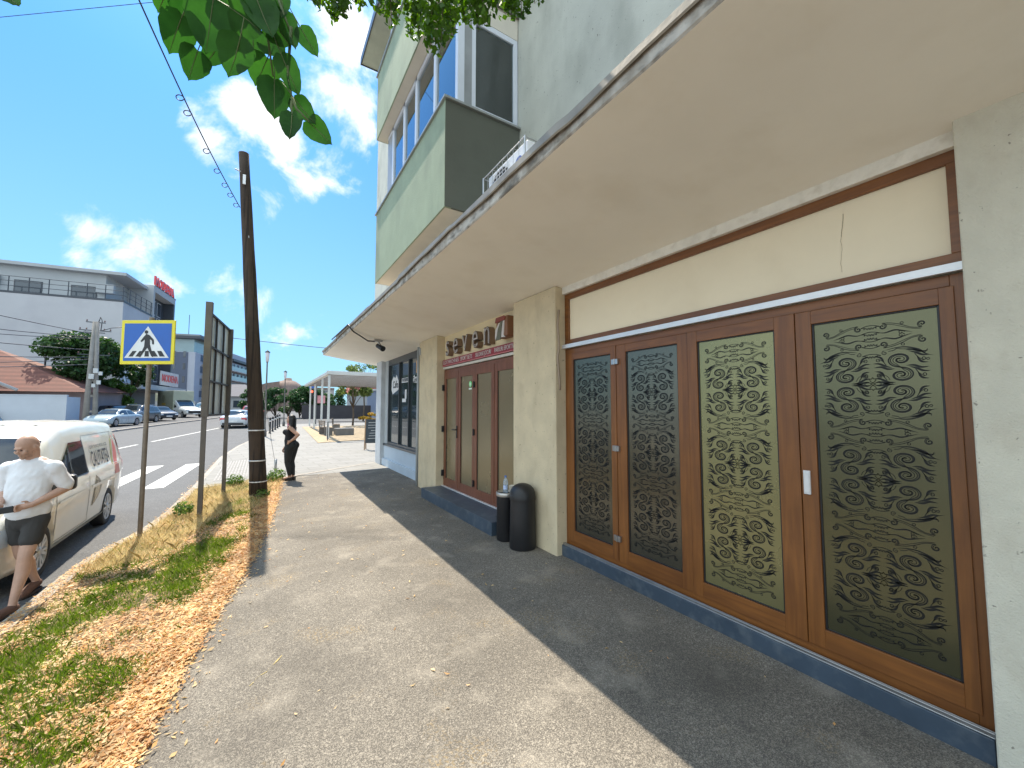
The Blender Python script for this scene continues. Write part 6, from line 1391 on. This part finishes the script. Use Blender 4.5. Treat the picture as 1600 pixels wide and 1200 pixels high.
TWIGS= [[(-0.1155, 0.9327, 2.5993), (-0.1086, 0.9302, 2.5746), (-0.0916, 0.924, 2.5144)], [(-0.0824, 0.9121, 2.5993), (-0.0686, 0.9073, 2.5463), (-0.055, 0.9024, 2.4967)], [(-0.0102, 0.867, 2.5993), (0.0098, 0.8589, 2.5392), (0.0248, 0.8527, 2.4967)], [(0.0227, 0.8527, 2.5144), (0.0198, 0.8615, 2.4189), (0.0288, 0.8591, 2.3746)], [(0.0287, 0.859, 2.3764), (0.0369, 0.8554, 2.3552), (0.0588, 0.8436, 2.3304)], [(-0.058, 0.8976, 2.5887), (-0.0198, 0.8784, 2.525), (-0.0043, 0.8765, 2.4189)], [(0.0289, 0.8594, 2.3693), (0.0279, 0.861, 2.3552), (0.0297, 0.8606, 2.3463)]]
FAR= [((0.392, 4.064, 6.221), (0.341, 4.051, 5.658)), ((0.545, 4.332, 6.596), (0.485, 4.2, 5.736)), ((0.494, 4.137, 6.362), (0.545, 3.988, 5.623)), ((0.746, 4.045, 6.429), (0.694, 4.083, 5.901)), ((0.796, 3.964, 6.377), (0.83, 3.834, 5.711)), ((0.84, 3.507, 5.933), (0.933, 3.689, 5.466)), ((1.131, 3.521, 6.135), (1.13, 3.76, 5.519)), ((1.122, 3.519, 6.127), (1.204, 3.682, 5.444)), ((1.259, 3.417, 6.11), (1.2, 3.353, 5.07)), ((1.163, 2.948, 5.564), (1.235, 3.157, 5.025)), ((1.459, 3.575, 6.403), (1.454, 3.465, 5.487)), ((1.677, 3.664, 6.635), (1.62, 3.529, 5.741)), ((1.513, 3.149, 5.997), (1.579, 3.115, 5.243)), ((1.473, 2.906, 5.72), (1.549, 2.944, 5.142)), ((1.642, 3.021, 5.949), (1.791, 3.166, 5.661)), ((2.043, 3.344, 6.54), (2.003, 3.214, 5.688)), ((2.047, 3.142, 6.333), (2.093, 3.174, 5.737)), ((2.103, 2.918, 6.138), (2.076, 2.926, 5.637))]
M_lind=mat('linden leaf',(.022,.075,.016),.5,.25,12,col2=(.042,.12,.025),trans=.40,spec=.15)
lb=thing('linden_tree','linden tree overhanging the top of the view with big heart shaped leaves and drooping foliage','tree',(-1.25,-1.3,-.02))
tk=MB(); tk.tube([(-1.25,-1.3,-.05),(-1.24,-1.28,.4),(-1.2,-1.25,2.2),(-1.12,-1.2,3.4),(-1.0,-1.1,5.2),(-.7,-.9,7.6)],[.20,.15,.13,.12,.09,.04],12)
tk.build('trunk',M_bark,lb,world=True)
tk=MB(); tk.tube([(-1.14,-1.2,3.0),(-.8,-.7,3.35),(-.4,.1,3.25),(-.18,.7,2.95),(-.10,.93,2.62)],[.05,.04,.022,.012,.005],8); tk.build('limb',M_bark,lb,world=True)
tk=MB(); tk.tube([(-1.02,-1.1,5.0),(-.5,.2,6.3),(.3,1.9,7.1),(1.0,3.1,7.2),(1.9,3.4,7.0)],[.07,.06,.04,.025,.012],8); tk.tube([(.3,1.9,7.1),(.45,3.2,7.1),(.5,4.2,6.8)],[.03,.02,.01],6); tk.build('limb',M_bark,lb,world=True)
_r=np.random.default_rng(31); cc=[(-1.1+_r.uniform(-1.3,1.0),-1.5+_r.uniform(-1.6,1.0),5.4+_r.uniform(-1.2,2.2)) for _ in range(16)]
_V,_F=leafcloud(_r,cc,[.55]*16,4200,.09,.8); link('crown',fastmesh('crown',_V,_F,LM1),lb,world=True)
tw=MB()
for t in TWIGS: tw.tube(t,[.0035,.0025,.0015],6)
lm=MB(); random.seed(12)
for (b_,t_,w_) in LEAVES:
    B=Vector(b_);T=Vector(t_); ax_=(T-B); L_=ax_.length; ax_.normalize(); vw=(B-Vector((0,0,1.77))).normalized(); sd=ax_.cross(vw).normalized(); nr=sd.cross(ax_).normalized()
    ro=random.uniform(-.5,.5); sd2=(sd*math.cos(ro)+nr*math.sin(ro)); nr2=ax_.cross(sd2).normalized(); K=12; rows=[]
    vs=[]
    for i in range(K+1):
        t=i/K
        hw=.5*w_*1.06*(math.sin(math.pi*min(1,(t*.93+.07))**.62)**.75)*(1 if t<.86 else max(0,(1-t)/.14)**.8*.9+.0)
        if t==0: hw=.28*w_
        sag=-.05*L_*math.sin(math.pi*t)
        back=.10*L_ if i==0 else 0
        for j in range(-3,4):
            f=j/3; l=t*L_- (.09*L_*abs(f)*(1-abs(f))*2 if i==0 else 0)
            p=B+ax_*l+sd2*hw*f*(1+.03*math.sin(i*2.1+j))+nr2*(sag+abs(f)*hw*.22+.0012*math.sin(i*1.7+j*2))
            vs.append(p)
    lm.add(vs,[(i*7+j,i*7+j+1,(i+1)*7+j+1,(i+1)*7+j) for i in range(K) for j in range(6)],0,True)
    tw.tube([B-ax_*.03+nr2*.008,B,B+ax_*L_*.5-nr2*.05*L_*1.02,B+ax_*L_*.93],[.0009,.0010,.0008,.0003],5)
lm.build('large_leaves',M_lind,lb,world=True,recalc=False); tw.build('twigs',mat('green twig',(.10,.13,.04),.6),lb,world=True)
ub=lb
rng=np.random.default_rng(9); cs=[];rs=[]; tb=MB()
for a,b_ in FAR:
    A=Vector(a);Bv=Vector(b_); tb.tube([Vector((A.x*.8+.2,A.y*.9+.3,7.1)),A+Vector((0,0,.3)),A,Bv],[.008,.007,.006,.003],5)
    k=max(3,int((A-Bv).length/.07))
    for i in range(k+1): 
        p=A.lerp(Bv,i/k); cs.append(tuple(p+Vector((random.uniform(-.05,.05),random.uniform(-.05,.05),.03)))); rs.append(.10 if i<k else .05)
V,F=leafcloud(rng,cs,rs,5200,.062,1.); me=fastmesh('leaves',V,F,leafmat('backlit linden leaves',(.035,.085,.015),(.10,.19,.02),.5)); lo_=link('leaves',me,ub,world=True)
tb.build('twigs',M_bark,ub,world=True)
